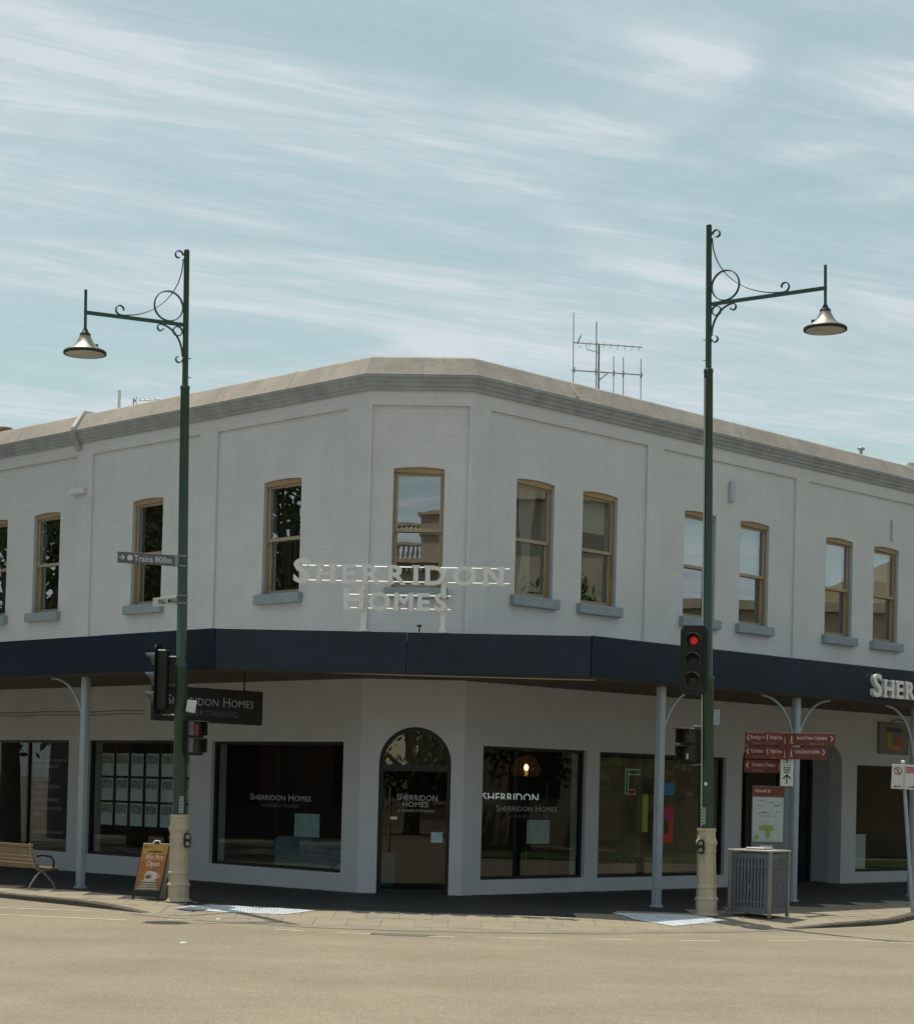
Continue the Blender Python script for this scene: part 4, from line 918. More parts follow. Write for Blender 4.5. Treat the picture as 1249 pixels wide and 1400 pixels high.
for w, dx, lab in (('L', 0.04, 'narrow grey notice plate above the left lamp base'), ('R', -0.06, 'narrow grey notice plate above the right lamp base')):
    c = polep(w, 1.42 if w == 'L' else 1.45) + Vector((dx, -0.11, 0)); t = small_box('notice_plate', lab, 'plate', c, Vector((0.032, 0.004, 0)), Vector((0, 0.004, 0)), Vector((0, 0, 0.125)), mat('plate_grey', (0.33, 0.34, 0.33), 0.5, var=0.2, vscale=20), 'notice plates on the lamp posts')
    for r in range(5): M = MB(); M.box(c + Vector((0, -0.012, 0.09 - r * 0.045)), (0.022, 0, 0), (0, 0.0015, 0), (0, 0, 0.008)); M.build('text_line', dimg, t)
for w, dx, dy, z, lab in (('L', 0.13, -0.09, 0.90, 'black push button unit on the left cream lamp base'), ('R', -0.10, -0.13, 1.00, 'black push button unit on the right cream lamp base')):
    c = polep(w, z) + Vector((dx, dy, 0)); t = thing('push_button', c, lab, 'push button', 'push buttons on the lamp bases')
    f = Vector((0.3 if w == 'L' else -0.25, -0.95, 0)).normalized(); s = Vector((-f.y, f.x, 0))
    M = MB(); pts = [(0.052 * math.cos(R_(a)), 0.055 + 0.055 * math.sin(R_(a))) for a in range(0, 181, 20)] + [(0.052 * math.cos(R_(a)), -0.055 + 0.055 * math.sin(R_(a))) for a in range(180, 361, 20)]
    M.prism(pts, lambda u, o, v: c + s * u + f * o + UP * v, 0.03, -0.03); M.build('casing', sigb, t)
    for zz in (0.05, -0.05):
        M = MB(); n = 12; M.prism([(0.032 * math.cos(2 * math.pi * k / n), zz + 0.032 * math.sin(2 * math.pi * k / n)) for k in range(n)], lambda u, o, v: c + s * u + f * o + UP * v, 0.042, 0.031); M.build('button', alum, t)
for w, dx, z, r, lab in (('R', 0.0, 1.92, 0.028, 'round white sticker on the right lamp post'), ):
    c = polep(w, z) + Vector((-0.03, -0.1, 0)); t = thing('pole_sticker', c, lab, 'sticker'); M = MB(); n = 12
    M.prism([(r * math.cos(2 * math.pi * k / n), r * math.sin(2 * math.pi * k / n)) for k in range(n)], lambda u, o, v: c + Vector((u, -o, v)), 0.004, 0.0); M.build('disc', whites, t)
# street name blades on the left post
def blade(name, label, z, dvec, ln, h, m, body, tm, size, wdt):
    d = Vector(dvec).normalized(); p = polep('L', z); n = Vector((d.y, -d.x, 0)); n = n if n.y < 0 else -n
    t = thing(name, p, label, 'sign'); M = MB(); a = p + d * 0.07; M.box(a + d * ln / 2, d * ln / 2, n * 0.012, UP * h / 2, 0.004); bo = M.build('blade', m, t)
    M = MB(); M.box(p + d * 0.09, d * 0.035, n * 0.02, UP * (h / 2 + 0.004)); M.build('bracket', alum, t)
    for zz in (h / 2 - .01, -h / 2 + .01): M = MB(); M.lathe([(0.083, zz - 0.010), (0.083, zz + 0.010)], 14, p); M.build('clamp_band', alum, t)
    X = -d
    place_text('lettering', text_mesh(body, size, 0, 0.001, width=wdt), tm, a + d * (ln * 0.42) + n * 0.016 - UP * size * 0.35, X, UP, t)
    return t, a, d, n
t, a, d, n = blade('direction_sign', 'grey blade sign reading Trains 800m on the left lamp post', 5.02, (-0.93, -0.36, 0), 0.90, 0.165, slate, 'Trains 800m', whites, 0.13, 0.56)
M = MB(); q = a + d * 0.72 + n * 0.015; nn = 16; M.prism([(0.042 * math.cos(2 * math.pi * k / nn), 0.042 * math.sin(2 * math.pi * k / nn)) for k in range(nn)], lambda u, o, v: q + d * u + n * o + UP * v, 0.003, 0); M.build('symbol', whites, t)
M = MB(); q = a + d * 0.84 + n * 0.016; M.box(q, d * 0.04, n * 0.001, UP * 0.007)
for sg_ in (-1, 1): M.box(q - d * 0.02 + UP * 0.018 * sg_, (d * 0.022 + UP * 0.02 * sg_), n * 0.0012, (UP * 0.006 - d * 0.006 * sg_) * 0.8)
M.build('arrow', whites, t)
blade('street_name_sign', 'white blade sign reading PALL MALL on the left lamp post', 4.45, (-0.66, 0.75, 0), 0.72, 0.13, whites, 'PALL MALL', blackf, 0.105, 0.50)

# ================================================================== FOOTPATH FURNITURE
def gp(x, y): return zf(Vector((x, y)))
# A-frame poster board
af = thing('poster_board', (-4.50, 28.85, gp(-4.5, 28.85)), 'leaning orange WE ARE OPEN coffee poster board beside the left lamp base', 'sign')
bz = gp(-4.5, 28.85); X = Vector((0.98, -0.10, 0)).normalized(); Nf = Vector((X.y, -X.x, 0)); up2 = (UP * 0.97 + X * 0.145 - Nf * 0.13).normalized()
P = Vector((-4.565, 28.86, bz + 0.05)); hw, hh = 0.205, 0.80
Yv = up2; Zv = X.cross(Yv).normalized()
op = mat('poster_orange', (0.42, 0.11, 0.035), 0.5, var=0.3, vscale=5, col2=(0.36, 0.16, 0.04)); oy = mat('poster_yellow', (0.48, 0.29, 0.06), 0.5, var=0.2, vscale=6); ob_ = mat('poster_brown', (0.15, 0.09, 0.06), 0.6, var=0.4, vscale=9, col2=(0.28, 0.2, 0.14))
def pc(u, v, o=0.0): return P + X * u + Yv * v + Zv * o
M = MB(); M.box(pc(0, hh / 2, 0), X * hw, Yv * hh / 2, Zv * 0.012, 0.004); M.build('frame', blackf, af)
for v0, v1, m_ in ((0.09, 0.22, ob_), (0.222, 0.52, op), (0.522, 0.64, mat('poster_amber', (0.45, 0.19, 0.045), 0.5, var=0.2, vscale=6)), (0.642, 0.785, oy)):
    M = MB(); M.box(pc(0, (v0 + v1) / 2, 0.0135), X * (hw - 0.012), Yv * ((v1 - v0) / 2 - 0.0005), Zv * 0.0015); M.build('print', m_, af)
place_text('lettering', text_mesh('We Are', 0.125, 0, 0.0, width=0.27), white, pc(0.01, 0.555, 0.018), X, Yv, af)
place_text('lettering', text_mesh('Open', 0.125, 0, 0.0, width=0.20), white, pc(0.01, 0.455, 0.018), X, Yv, af)
M = MB(); M.box(pc(-0.11, 0.745, 0.017), X * 0.06, Yv * 0.005, Zv * 0.001)
for s_ in (-1, 1): M.box(pc(-0.155, 0.745 + 0.012 * s_, 0.017), (X * 0.018 + Yv * 0.014 * s_), Yv * 0.004, Zv * 0.0012)
M.build('arrow', blackf, af)
for i in range(9): M = MB(); M.box(pc(-0.09 + i * 0.024, 0.675, 0.017), X * 0.009, Yv * random.uniform(0.008, 0.014), Zv * 0.001); M.build('small_print', blackf, af)
cupm = mat('print_cup', (0.60, 0.55, 0.48), 0.5, var=0.2, vscale=12)
M = MB(); M.prism([(-0.075, 0.25), (-0.06, 0.23), (0.06, 0.23), (0.085, 0.25), (0.105, 0.29), (0.11, 0.33), (0.085, 0.37), (-0.045, 0.385), (-0.085, 0.33)], lambda u, o, v: pc(u, v, o), 0.0165, 0.0152); M.build('cup_print', cupm, af)
M = MB(); M.prism([(-0.04, 0.386), (0.08, 0.372), (0.07, 0.40), (-0.02, 0.415)], lambda u, o, v: pc(u, v, o), 0.0165, 0.0152); M.build('coffee_print', ob_, af)
M = MB(); M.prism([(-0.02 + 0.05 * math.cos(k * .524), 0.295 + 0.035 * math.sin(k * .524)) for k in range(12)], lambda u, o, v: pc(u, v, o), 0.0178, 0.0166); M.build('emblem_print', ob_, af)
M = MB(); M.prism([(-0.10, 0.222), (0.10, 0.222), (0.125, 0.236), (-0.12, 0.236)], lambda u, o, v: pc(u, v, o), 0.0172, 0.0152); M.build('saucer_print', cupm, af)
M = MB(); M.holes([(0.11 + 0.04 * math.cos(k * .524), 0.315 + 0.038 * math.sin(k * .524)) for k in range(12)], [[(0.11 + 0.024 * math.cos(k * .524), 0.315 + 0.022 * math.sin(k * .524)) for k in range(12)]], lambda u, o, v: pc(u, v, o), 0.0169, 0.0153); M.build('cup_handle_print', cupm, af)
for q_ in range(9): M = MB(); uu, vv = random.choice((-1, 1)) * random.uniform(0.12, 0.17), random.uniform(0.25, 0.45); M.box(pc(uu, vv, 0.017), X * 0.012, Yv * 0.008, Zv * 0.001); M.build('bean_print', ob_, af)
for r in range(3): M = MB(); M.box(pc(0, 0.12 + r * 0.035, 0.017), X * (0.15 - 0.02 * r), Yv * 0.006, Zv * 0.001); M.build('small_print', cupm, af)
M = MB(); M.tube([pc(-0.05, 0.80), pc(-0.035, 0.84), pc(0.035, 0.84), pc(0.05, 0.80)], 0.012, 8); M.build('handle', white, af)
M = MB(); M.box(pc(0.0, 0.39, -0.16) + Nf * -0.02, X * hw, (UP * 0.97 + X * 0.145 + Nf * -0.16).normalized() * -0.0 + (UP * 0.40 + X * 0.06 + Zv * 0.13), Zv * 0.01); M.build('rear_frame', whites, af)
for u in (-hw + .02, hw - .02): M = MB(); M.box(pc(u, -0.02, 0), X * 0.015, Yv * 0.03, Zv * 0.012); M.build('foot', blackf, af)
# bench
bn_ = thing('bench', (-7.25, 31.3, gp(-7.25, 31.3)), 'timber slatted bench with curved metal ends at the left edge', 'bench')
bzz = gp(-7.0, 31.2)
bd_ = Vector((-0.709, 0.705, 0)) * 1.0; bo_ = Vector((0.705, 0.709, 0))     # bench faces the shops
B0 = Vector((-6.72, 30.92, bzz))
def bp_(u, v, z): return B0 + bd_ * u + bo_ * v + UP * z
for i in range(6):
    z = 0.70 - i * 0.062; v = 0.0 + 0.018 * i * (i / 5.0) ** 0.6 * 1.4
    M = MB(); M.box(bp_(0.9, v, z), bd_ * 0.92, bo_ * 0.012, UP * 0.026, 0.005); M.build('back_slat', slatm, bn_)
for i in range(6):
    M = MB(); M.box(bp_(0.9, 0.14 + i * 0.066, 0.345 + 0.008 * math.cos(i)), bd_ * 0.92, bo_ * 0.027, UP * 0.012, 0.005); M.build('seat_slat', slatm, bn_)
benchm = mat('bench_metal', (0.30, 0.28, 0.24), 0.45, metal=0.5, var=0.1)
for u in (0.04, 1.72):
    M = MB(); M.tube([bp_(u, -0.02, 0.74), bp_(u, 0.02, 0.55), bp_(u, 0.08, 0.38), bp_(u, 0.16, 0.315), bp_(u, 0.35, 0.315), bp_(u, 0.52, 0.33)], 0.02, 8); M.build('end_frame', benchm, bn_)
    M = MB(); M.tube([bp_(u, 0.22, 0.31), bp_(u, 0.12, 0.22), bp_(u, 0.03, 0.10), bp_(u, -0.02, 0.0)], 0.018, 8); M.build('leg', benchm, bn_)
    M = MB(); M.tube([bp_(u, 0.22, 0.31), bp_(u, 0.34, 0.20), bp_(u, 0.44, 0.10), bp_(u, 0.48, 0.0)], 0.018, 8); M.build('leg', benchm, bn_)
    M = MB(); M.tube([bp_(u, 0.04, 0.53), bp_(u, 0.22, 0.55), bp_(u, 0.38, 0.53), bp_(u, 0.44, 0.46), bp_(u, 0.44, 0.33)], 0.016, 8); M.build('armrest', sigb, bn_)
# litter bin enclosure
bt = thing('litter_bin', (4.60, 28.95, gp(4.6, 28.95)), 'grey slotted metal litter bin enclosure with pale flat top', 'bin')
z0 = gp(4.6, 28.95); bx = Vector((0.80, -0.60, 0)).normalized(); by = Vector((0.60, 0.80, 0)).normalized()
F = Vector((4.60, 28.43, z0)); wA, wB = 0.66, 0.56        # front corner, left face goes along -bx, right face along +by
def bq(a, b, z): return F - bx * a + by * b + UP * z
H = 0.96
for a, b in ((0, 0), (wA, 0), (0, wB), (wA, wB)):
    M = MB(); M.box(bq(a, b, H / 2), bx * 0.024, by * 0.024, UP * (H / 2), 0.006); M.build('corner_post', binp, bt)
def slotted(org, d, n, w):
    slots = []; k = int((w - 0.12) / 0.055)
    for i in range(k):
        u = (w - k * 0.055) / 2 + 0.0275 + i * 0.055
        for v0, v1 in ((0.14, 0.22), (0.24, 0.74), (0.76, 0.86)): slots.append([(u - 0.008, v0), (u + 0.008, v0), (u + 0.008, v1), (u - 0.008, v1)])
    M = MB(); M.holes([(0.025, 0.06), (w - 0.025, 0.06), (w - 0.025, H - 0.02), (0.025, H - 0.02)], slots, lambda u, o, v: org + d * u + n * o + UP * v, 0.004, -0.004); M.build('slotted_panel', binm, bt)
slotted(bq(0, 0, 0), -bx, -by, wA); slotted(bq(0, 0, 0), by, bx, wB); slotted(bq(0, wB, 0), -bx, by, wA); slotted(bq(wA, 0, 0), by, -bx, wB)
for org, d, nn in ((bq(0.33, -0.007, 0.45), -bx, -by), (bq(-0.007, 0.28, 0.45), by, bx)):
    M = MB(); n = 14; M.prism([(0.045 * math.cos(2 * math.pi * k / n), 0.045 * math.sin(2 * math.pi * k / n)) for k in range(n)], lambda u, o, v: org + d * u + nn * o + UP * v, 0.006, 0.0); M.build('badge', binm, bt)
M = MB(); M.box(bq(wA / 2, wB / 2, H + 0.012), bx * (wA / 2 + 0.035), by * (wB / 2 + 0.035), UP * 0.014, 0.005); M.build('lid', bintop, bt)
M = MB(); M.box(bq(wA / 2, wB / 2, H + 0.042), bx * 0.16, by * 0.14, UP * 0.016, 0.01); M.build('chute', bintop, bt)
M = MB(); M.box(bq(wA / 2, wB / 2, 0.46), bx * (wA / 2 - 0.08), by * (wB / 2 - 0.08), UP * 0.40); M.build('inner_bin', dark, bt)
# wayfinding post
wx, wy = 5.10, 30.28; wz = gp(wx, wy)
wp = thing('wayfinding_sign', (wx, wy, wz), 'grey post with brown finger signs and a street map board', 'sign')
postm = mat('way_post', (0.115, 0.145, 0.165), 0.5, var=0.15)
M = MB(); M.box((wx, wy + 0.03, wz + 1.37), (0.075, 0.02, 0), (-0.01, 0.04, 0), (0, 0, 1.37), 0.01); M.build('post', postm, wp)
def finger(d, z, ln, h, body, sub, dy, arrow, wdt, start=0.0):
    d = Vector(d).normalized(); n = Vector((d.y, -d.x, 0)); n = n if n.y < 0 else -n
    p = Vector((wx, wy + dy, z)) + d * start; X = d if d.x > 0 else -d
    M = MB(); M.box(p + d * ln / 2, d * ln / 2, n * 0.011, UP * (h / 2), 0.003); fb = M.build('finger_blade', brown, wp)
    tx = mat('sign_text', (0.50, 0.42, 0.38), 0.5)
    cc = p + d * (ln * 0.52) + n * 0.0135
    place_text('lettering', text_mesh(body, 0.085, 0, 0.0012, width=wdt), tx, cc + UP * 0.0, X, UP, fb)
    if sub: place_text('lettering', text_mesh(sub, 0.05, 0, 0, width=wdt * 0.45), mat('sign_text_dim', (0.30, 0.20, 0.17), 0.5), cc + d * 0.08 - UP * 0.085, X, UP, fb)
    q = p + d * (ln - 0.05) + n * 0.0135
    M = MB(); sgn = 1
    for s_ in (-1, 1): M.box(q + UP * (0.02 * s_ + 0.02), (d * 0.016 - UP * 0.022 * s_), n * 0.0012 * (1 if s_ > 0 else 1.4), (UP * 0.006 + d * 0.006 * s_))
    M.build('arrow', tx, fb)
    q = p + d * 0.075 + n * 0.0135      # walking figure
    M = MB(); M.box(q + UP * 0.0, X * 0.010, UP * 0.026, n * 0.001); M.box(q + UP * 0.042, X * 0.009, UP * 0.009, n * 0.001)
    for s_ in (-1, 1): M.box(q - UP * 0.045 + X * 0.010 * s_, (X * 0.006), (UP * 0.022 - X * 0.010 * s_), n * 0.0011)
    M.build('walker', tx, fb)
finger((0.95, -0.22, 0), 2.655, 0.74, 0.20, 'Sacred Heart Cathedral', '500m  8min', -0.07, 1, 0.46)
finger((0.95, -0.22, 0), 2.44, 0.62, 0.19, 'Central Deborah Gold Mine', '', -0.07, 1, 0.38)
finger((-0.97, 0.20, 0), 2.655, 0.62, 0.20, 'Bendigo Art Gallery', '300m', 0.09, -1, 0.42)
finger((-0.97, 0.20, 0), 2.44, 0.62, 0.20, 'Golden Dragon', '450m 7min', 0.09, -1, 0.40)
finger((-0.97, 0.20, 0), 2.225, 0.62, 0.20, 'Ulumbarra Theatre', '850m 12min', 0.09, -1, 0.36)
finger((-0.62, -0.78, 0), 2.645, 0.68, 0.20, 'Bendigo View', '70m 1min', -0.06, -1, 0.40)
finger((-0.62, -0.78, 0), 2.43, 0.66, 0.19, 'Bright View', '70m 1min', -0.06, -1, 0.36)
M = MB(); M.box((wx + 0.015, wy - 0.06, 2.175), (0.10, 0, 0), (0, 0.008, 0), (0, 0, 0.25), 0.004); ps = M.build('arrow_plate', whites, wp)
M = MB(); M.holes([(-0.055, 0.07), (0.055, 0.07), (0.055, 0.19), (-0.055, 0.19)], [[(-0.045, 0.08), (0.045, 0.08), (0.045, 0.18), (-0.045, 0.18)]], lambda u, o, v: Vector((wx + 0.015 + u, wy - 0.0685 - o, 2.175 + v)), 0.002, 0); M.box((wx + .015, wy - .071, 2.31), (0.02, 0, 0.0), (0, 0.0015, 0), (0, 0, 0.03)); M.build('symbol', dimg, ps)
for i in range(3): M = MB(); M.box((wx + 0.015, wy - 0.0715, 2.21 - i * 0.035), (0.06 - 0.008 * i, 0, 0), (0, 0.0015, 0), (0, 0, 0.010)); M.build('text_line', dimg, ps)
M = MB(); M.box((wx + .015, wy - .0715, 2.03), (0.008, 0, 0), (0, 0.0015, 0), (0, 0, 0.065))
for s_ in (-1, 1): M.box((wx + .015 + 0.025 * s_, wy - .072, 2.075), (0.032, 0, -0.032 * s_), (0, 0.0015, 0), (0.007 * s_, 0, 0.007))
M.build('arrow', blackf, ps)
mc = Vector((4.835, 30.24, 0))
M = MB(); M.box(mc + UP * 1.42, (0.25, 0, 0), (0, 0.015, 0), (0, 0, 0.50), 0.005); mbd = M.build('map_board', postm, wp)
M = MB(); M.box(mc + UP * 1.835 + Vector((0, -0.018, 0)), (0.248, 0, 0), (0, 0.004, 0), (0, 0, 0.075)); M.build('header', brown, mbd)
place_text('lettering', text_mesh('Mitchell St', 0.07, 0, 0.001, width=0.24), MATS['sign_text'], mc + Vector((-0.09, -0.0235, 1.82)), (1, 0, 0), UP, mbd)
mapm = mat('map_paper', (0.40, 0.45, 0.43), 0.5, var=0.12, vscale=9, col2=(0.33, 0.38, 0.38)); mapg = mat('map_park', (0.24, 0.31, 0.08), 0.5, var=0.2, vscale=20)
M = MB(); M.box(mc + UP * 1.40 + Vector((0, -0.0175, 0)), (0.238, 0, 0), (0, 0.002, 0), (0, 0, 0.345)); M.build('map', mapm, mbd)
M = MB(); M.prism([(-0.14, -0.02), (-0.05, 0.02), (0.08, 0.0), (0.10, -0.06), (0.04, -0.09), (0.03, -0.2), (-0.02, -0.2), (-0.03, -0.08), (-0.12, -0.07)], lambda u, o, v: mc + Vector((u, -0.0205 - o, 1.30 + v)), 0.0015, 0); M.build('park_print', mapg, mbd)
M = MB(); M.prism([(-0.22, -0.20), (-0.15, -0.17), (-0.12, -0.22), (-0.2, -0.25)], lambda u, o, v: mc + Vector((u, -0.0205 - o, 1.33 + v)), 0.0015, 0); M.build('park_print', mapg, mbd)
for i in range(14):
    M = MB(); M.box(mc + Vector((random.uniform(-0.2, 0.2), -0.0215, random.uniform(1.45, 1.70))), (random.uniform(0.01, 0.05), 0, 0), (0, 0.001, 0), (0, 0, 0.004)); M.build('street_print', dimg, mbd)
M = MB(); M.box(mc + UP * 0.98 + Vector((-0.02, -0.02, 0)), (0.10, 0, 0), (0, 0.003, 0), (0, 0, 0.018)); M.build('caption', whites, mbd)
for x_ in (-0.23, 0.23): M = MB(); M.box(mc + Vector((x_, 0.0, (wz + 0.92) / 2)), (0.012, 0, 0), (0, 0.012, 0), (0, 0, (0.92 - wz) / 2)); M.build('board_leg', postm, wp)
# parking sign on a leaning pole
pk = thing('parking_sign', (7.27, 30.9, gp(7.27, 30.9)), 'white no stopping sign on a thin leaning pole at the right edge', 'sign')
zb = gp(7.27, 30.9)
M = MB(); M.tube([(7.27, 30.9, zb), (7.06, 30.85, 2.35)], 0.03, 10); M.build('pole', steel, pk)
M = MB(); M.lathe([(0.033, 0), (0.033, 0.03), (0.01, 0.04)], 10, (7.06, 30.85, 2.345)); M.build('cap', white, pk)
K = Vector((7.07, 30.80, 2.12)); Xk = Vector((0.995, 0, -0.03)); 
M = MB(); M.box(K, Xk * 0.20, (0, 0.006, 0), (0.006, 0, 0.195), 0.004); pb = M.build('plate', whites, pk)
kr = mat('sign_red', (0.33, 0.05, 0.05), 0.5)
def kp(u, v, o): return K + Xk * u + UP * v + Vector((0, -0.0075 - o, 0))
nn = 20
M = MB(); M.holes([(-0.10 + 0.066 * math.cos(2 * math.pi * k / nn), 0.09 + 0.066 * math.sin(2 * math.pi * k / nn)) for k in range(nn)], [[(-0.10 + 0.054 * math.cos(2 * math.pi * k / nn), 0.09 + 0.054 * math.sin(2 * math.pi * k / nn)) for k in range(nn)]], lambda u, o, v: kp(u, v, o), 0.002, 0); M.build('red_ring', kr, pb)
place_text('lettering', text_mesh('S', 0.10, 0, 0.002), blackf, kp(-0.10, 0.055, 0.0015), Xk, UP, pb)
M = MB(); M.box(kp(-0.10, 0.09, 0.003), (0.04, 0, -0.04), (0, 0.001, 0), (0.005, 0, 0.005)); M.build('slash', kr, pb)
for r, w_ in ((0.15, 0.075), (0.115, 0.075), (0.08, 0.075)): M = MB(); M.box(kp(0.10, r, 0.001), Xk * w_, (0, 0.001, 0), (0, 0, 0.012)); M.build('red_text', kr, pb)
M = MB(); M.box(kp(0.0, 0.0, 0.001), (0.003, 0, 0), (0, 0.001, 0), (0, 0, 0.19)); M.build('divider', mat('rule_grey', (0.2, 0.2, 0.2), 0.6), pb)
for u in (-0.10, 0.11):
    M = MB(); M.box(kp(u, -0.155, 0.001), Xk * 0.05, (0, 0.001, 0), (0, 0, 0.006))
    for s_ in (-1, 1): M.box(kp(u + (0.045 if u > 0 else -0.045), -0.155 + 0.01 * s_, 0.0014), (0.012, 0, -0.010 * s_ * (1 if u > 0 else -1)), (0, 0.001, 0), (0.002, 0, 0.005))
    M.build('arrow', blackf, pb)

# ================================================================== ROOF AERIALS
am = mat('aerial_metal', (0.30, 0.30, 0.30), 0.45, metal=0.5)
an = thing('tv_aerial', (2.5, 37.0, 8.1), 'large television aerial with two booms above the right parapet', 'aerial')
def rod(par, nm, p, q, r=0.010): M = MB(); M.tube([p, q], r, 6); M.build(nm, am, par)
Y_ = 37.0
rod(an, 'mast', (2.53, Y_ + .05, 8.12), (2.50, Y_ + .05, 10.33), 0.022); rod(an, 'element', (2.47, Y_, 9.0), (2.44, Y_, 10.74), 0.013)
rod(an, 'boom', (2.0, Y_, 10.33), (3.32, Y_ - .1, 10.25), 0.013); rod(an, 'boom', (1.98, Y_, 9.80), (3.34, Y_ - .1, 9.72), 0.016)
rod(an, 'element', (2.03, Y_, 9.0), (2.0, Y_, 10.9), 0.010)
for x_, a_, b_ in ((2.78, 9.2, 10.07), (2.965, 9.2, 10.06), (3.30, 9.2, 10.03)): rod(an, 'element', (x_ + .015, Y_ - .06, a_), (x_, Y_ - .06, b_), 0.010)
for x_ in (2.03, 2.45, 2.79, 2.97, 3.31): M = MB(); M.box((x_, Y_ - .04, 9.80 - (x_ - 1.98) * 0.06), (0.018, 0, 0), (0, 0.03, 0), (0, 0, 0.05)); M.build('clamp', am, an)
for s_ in (-1, 1): rod(an, 'reflector', (2.09, Y_, 10.325), (2.14, Y_ - 0.15, 10.325 + 0.11 * s_), 0.014)
for i in range(8): x_ = 2.32 + i * 0.135; rod(an, 'director', (x_ + .0, Y_ - 0.14, 10.30 - (x_ - 2.3) * 0.06 + .015), (x_, Y_ + 0.14, 10.30 - (x_ - 2.3) * 0.06 - .01), 0.006)
M = MB(); M.tube([(2.25, Y_, 10.31), (2.27, Y_, 10.2), (2.42, Y_, 10.17), (2.49, Y_ + .05, 10.16)], 0.006, 6); M.build('cable', blackf, an)
rod(an, 'brace', (2.52, Y_ + .05, 9.63), (2.68, Y_, 9.76), 0.012)
a2 = thing('roof_aerial', (-6.3, 38.0, 8.1), 'small thin aerial above the left parapet', 'aerial')
rod(a2, 'mast', (-6.53, 38.0, 8.12), (-6.53, 38.0, 9.24), 0.014); rod(a2, 'boom', (-6.53, 38.0, 9.19), (-6.02, 38.0, 9.235), 0.010)
for i in range(5): rod(a2, 'director', (-6.5 + i * .1, 37.9, 9.20 + i * .009), (-6.5 + i * .1, 38.1, 9.20 + i * .009), 0.006)
for s_ in (-1, 1): rod(a2, 'reflector', (-6.5, 38.0, 9.19), (-6.45, 37.95, 9.19 + 0.07 * s_), 0.008)
a3 = thing('vent_pipe', (-6.81, 38.0, 8.1), 'thin pale vent pipe standing above the left parapet', 'pipe')
M = MB(); M.tube([(-6.81, 38.0, 8.1), (-6.81, 38.0, 9.37)], 0.03, 10); M.build('tube', white, a3); M = MB(); M.lathe([(0.034, 0), (0.034, 0.03)], 10, (-6.81, 38.0, 9.36)); M.build('cap', white, a3)
ch = thing('chimney_pot', (-9.62, 40.4, 8.1), 'terracotta chimney pot at the far left above the parapet', 'chimney')
tcm = mat('terracotta', (0.30, 0.15, 0.09), 0.8, var=0.3)
M = MB(); M.abox(-10.1, -9.6, 40.1, 40.7, 8.1, 8.80); M.build('stack', tcm, ch); M = MB(); M.lathe([(0.20, 8.8), (0.17, 8.84), (0.15, 8.93), (0.18, 8.96), (0.18, 9.02), (0.1, 9.02)], 14, (-9.62, 40.4, 0)); M.build('pot', tcm, ch)
bb2 = thing('distant_building', (16, 58, 0), 'pale rendered block just showing over the parapet at the right edge', 'building')
M = MB(); M.abox(13.35, 24, 58, 68, -0.1, 11.6); M.build('wall', white, bb2); M = MB(); M.abox(13.2, 24.2, 57.8, 68.2, 11.6, 11.78); M.build('parapet', whites, bb2)

# ================================================================== ACROSS THE STREETS (seen mirrored in the glass)
stone = mat('town_stone', (0.42, 0.355, 0.26), 0.8, var=0.2, vscale=1.5, bump=0.3, bscale=12); ochre = mat('ochre_render', (0.52, 0.42, 0.27), 0.8, var=0.15, vscale=0.8)
th = thing('town_building', (-6.5, -18, -0.1), 'pale stone building with balustraded parapet across the street, mirrored in the corner window', 'building')
ZB = 12.15       # top of the cornice
M = MB(); M.abox(-24, 12, -34, -18, -0.1, ZB - 0.35); M.build('wall', stone, th)
M = MB(); M.abox(-24.2, 12.2, -34.2, -17.6, ZB - 0.16, ZB); M.build('cornice', stone, th)
M = MB(); M.abox(-24.1, 12.1, -34.1, -17.85, ZB - 0.34, ZB - 0.165); M.build('frieze', stone, th)
M = MB(); M.abox(-24.1, 12.1, -18.1, -17.72, ZB + 0.48, ZB + 0.60); M.build('rail', stone, th)
for i in range(64):
    x_ = -13.5 + i * 0.2
    M = MB(); M.lathe([(0.06, ZB + 0.005), (0.04, ZB + 0.05), (0.075, ZB + 0.16), (0.04, ZB + 0.36), (0.06, ZB + 0.475)], 8, (x_, -17.9, 0)); M.build('baluster', stone, th)
    M = MB(); M.abox(x_ - .05, x_ + .05, -17.99, -17.68, ZB - 0.52, ZB - 0.36); M.build('dentil', stone, th)
M = MB(); M.abox(-6.5, -4.6, -18.4, -17.6, ZB + 0.005, ZB + 0.95); M.build('pedestal', stone, th)
M = MB(); M.abox(-6.62, -4.48, -18.5, -17.5, ZB + 0.955, ZB + 1.08); M.build('pedestal_cap', stone, th)
for i in range(9):
    for z0_, z1_ in ((1.2, 4.2), (6.5, 9.6)):
        x_ = -22 + i * 3.9; M = MB(); M.abox(x_, x_ + 1.5, -18.02, -17.96, z0_, z1_); wv = M.build('window', blackf, th); M = MB(); M.abox(x_ - .15, x_ + 1.65, -18.01, -17.8, z0_ - .2, z0_ - .02); M.build('sill', stone, wv)
oc = thing('ochre_building', (32, 42, -0.1), 'ochre rendered shop across the right hand street, mirrored in the upstairs windows', 'building')
M = MB(); M.abox(30, 44, 37.5, 70, -0.1, 7.6); M.build('wall', ochre, oc)
M = MB(); M.abox(29.7, 44, 37.4, 70, 7.61, 7.9); M.build('cornice', stone, oc)
M = MB(); M.prism([(42.0, 7.91), (48, 7.91), (45, 9.3)], lambda u, o, v: Vector((30 + o, u, v)), 0.0, 0.4); M.build('gable', ochre, oc)
for i in range(6):
    M = MB(); M.abox(29.93, 30.03, 39 + i * 5, 41.2 + i * 5, 3.9, 6.2); wv = M.build('window', blackf, oc); M = MB(); M.abox(29.8, 30.02, 38.85 + i * 5, 41.35 + i * 5, 3.7, 3.88); M.build('sill', stone, wv)
M = MB(); M.abox(27.5, 30, 37.6, 69, 3.0, 3.35); M.build('awning', tinroof, oc)
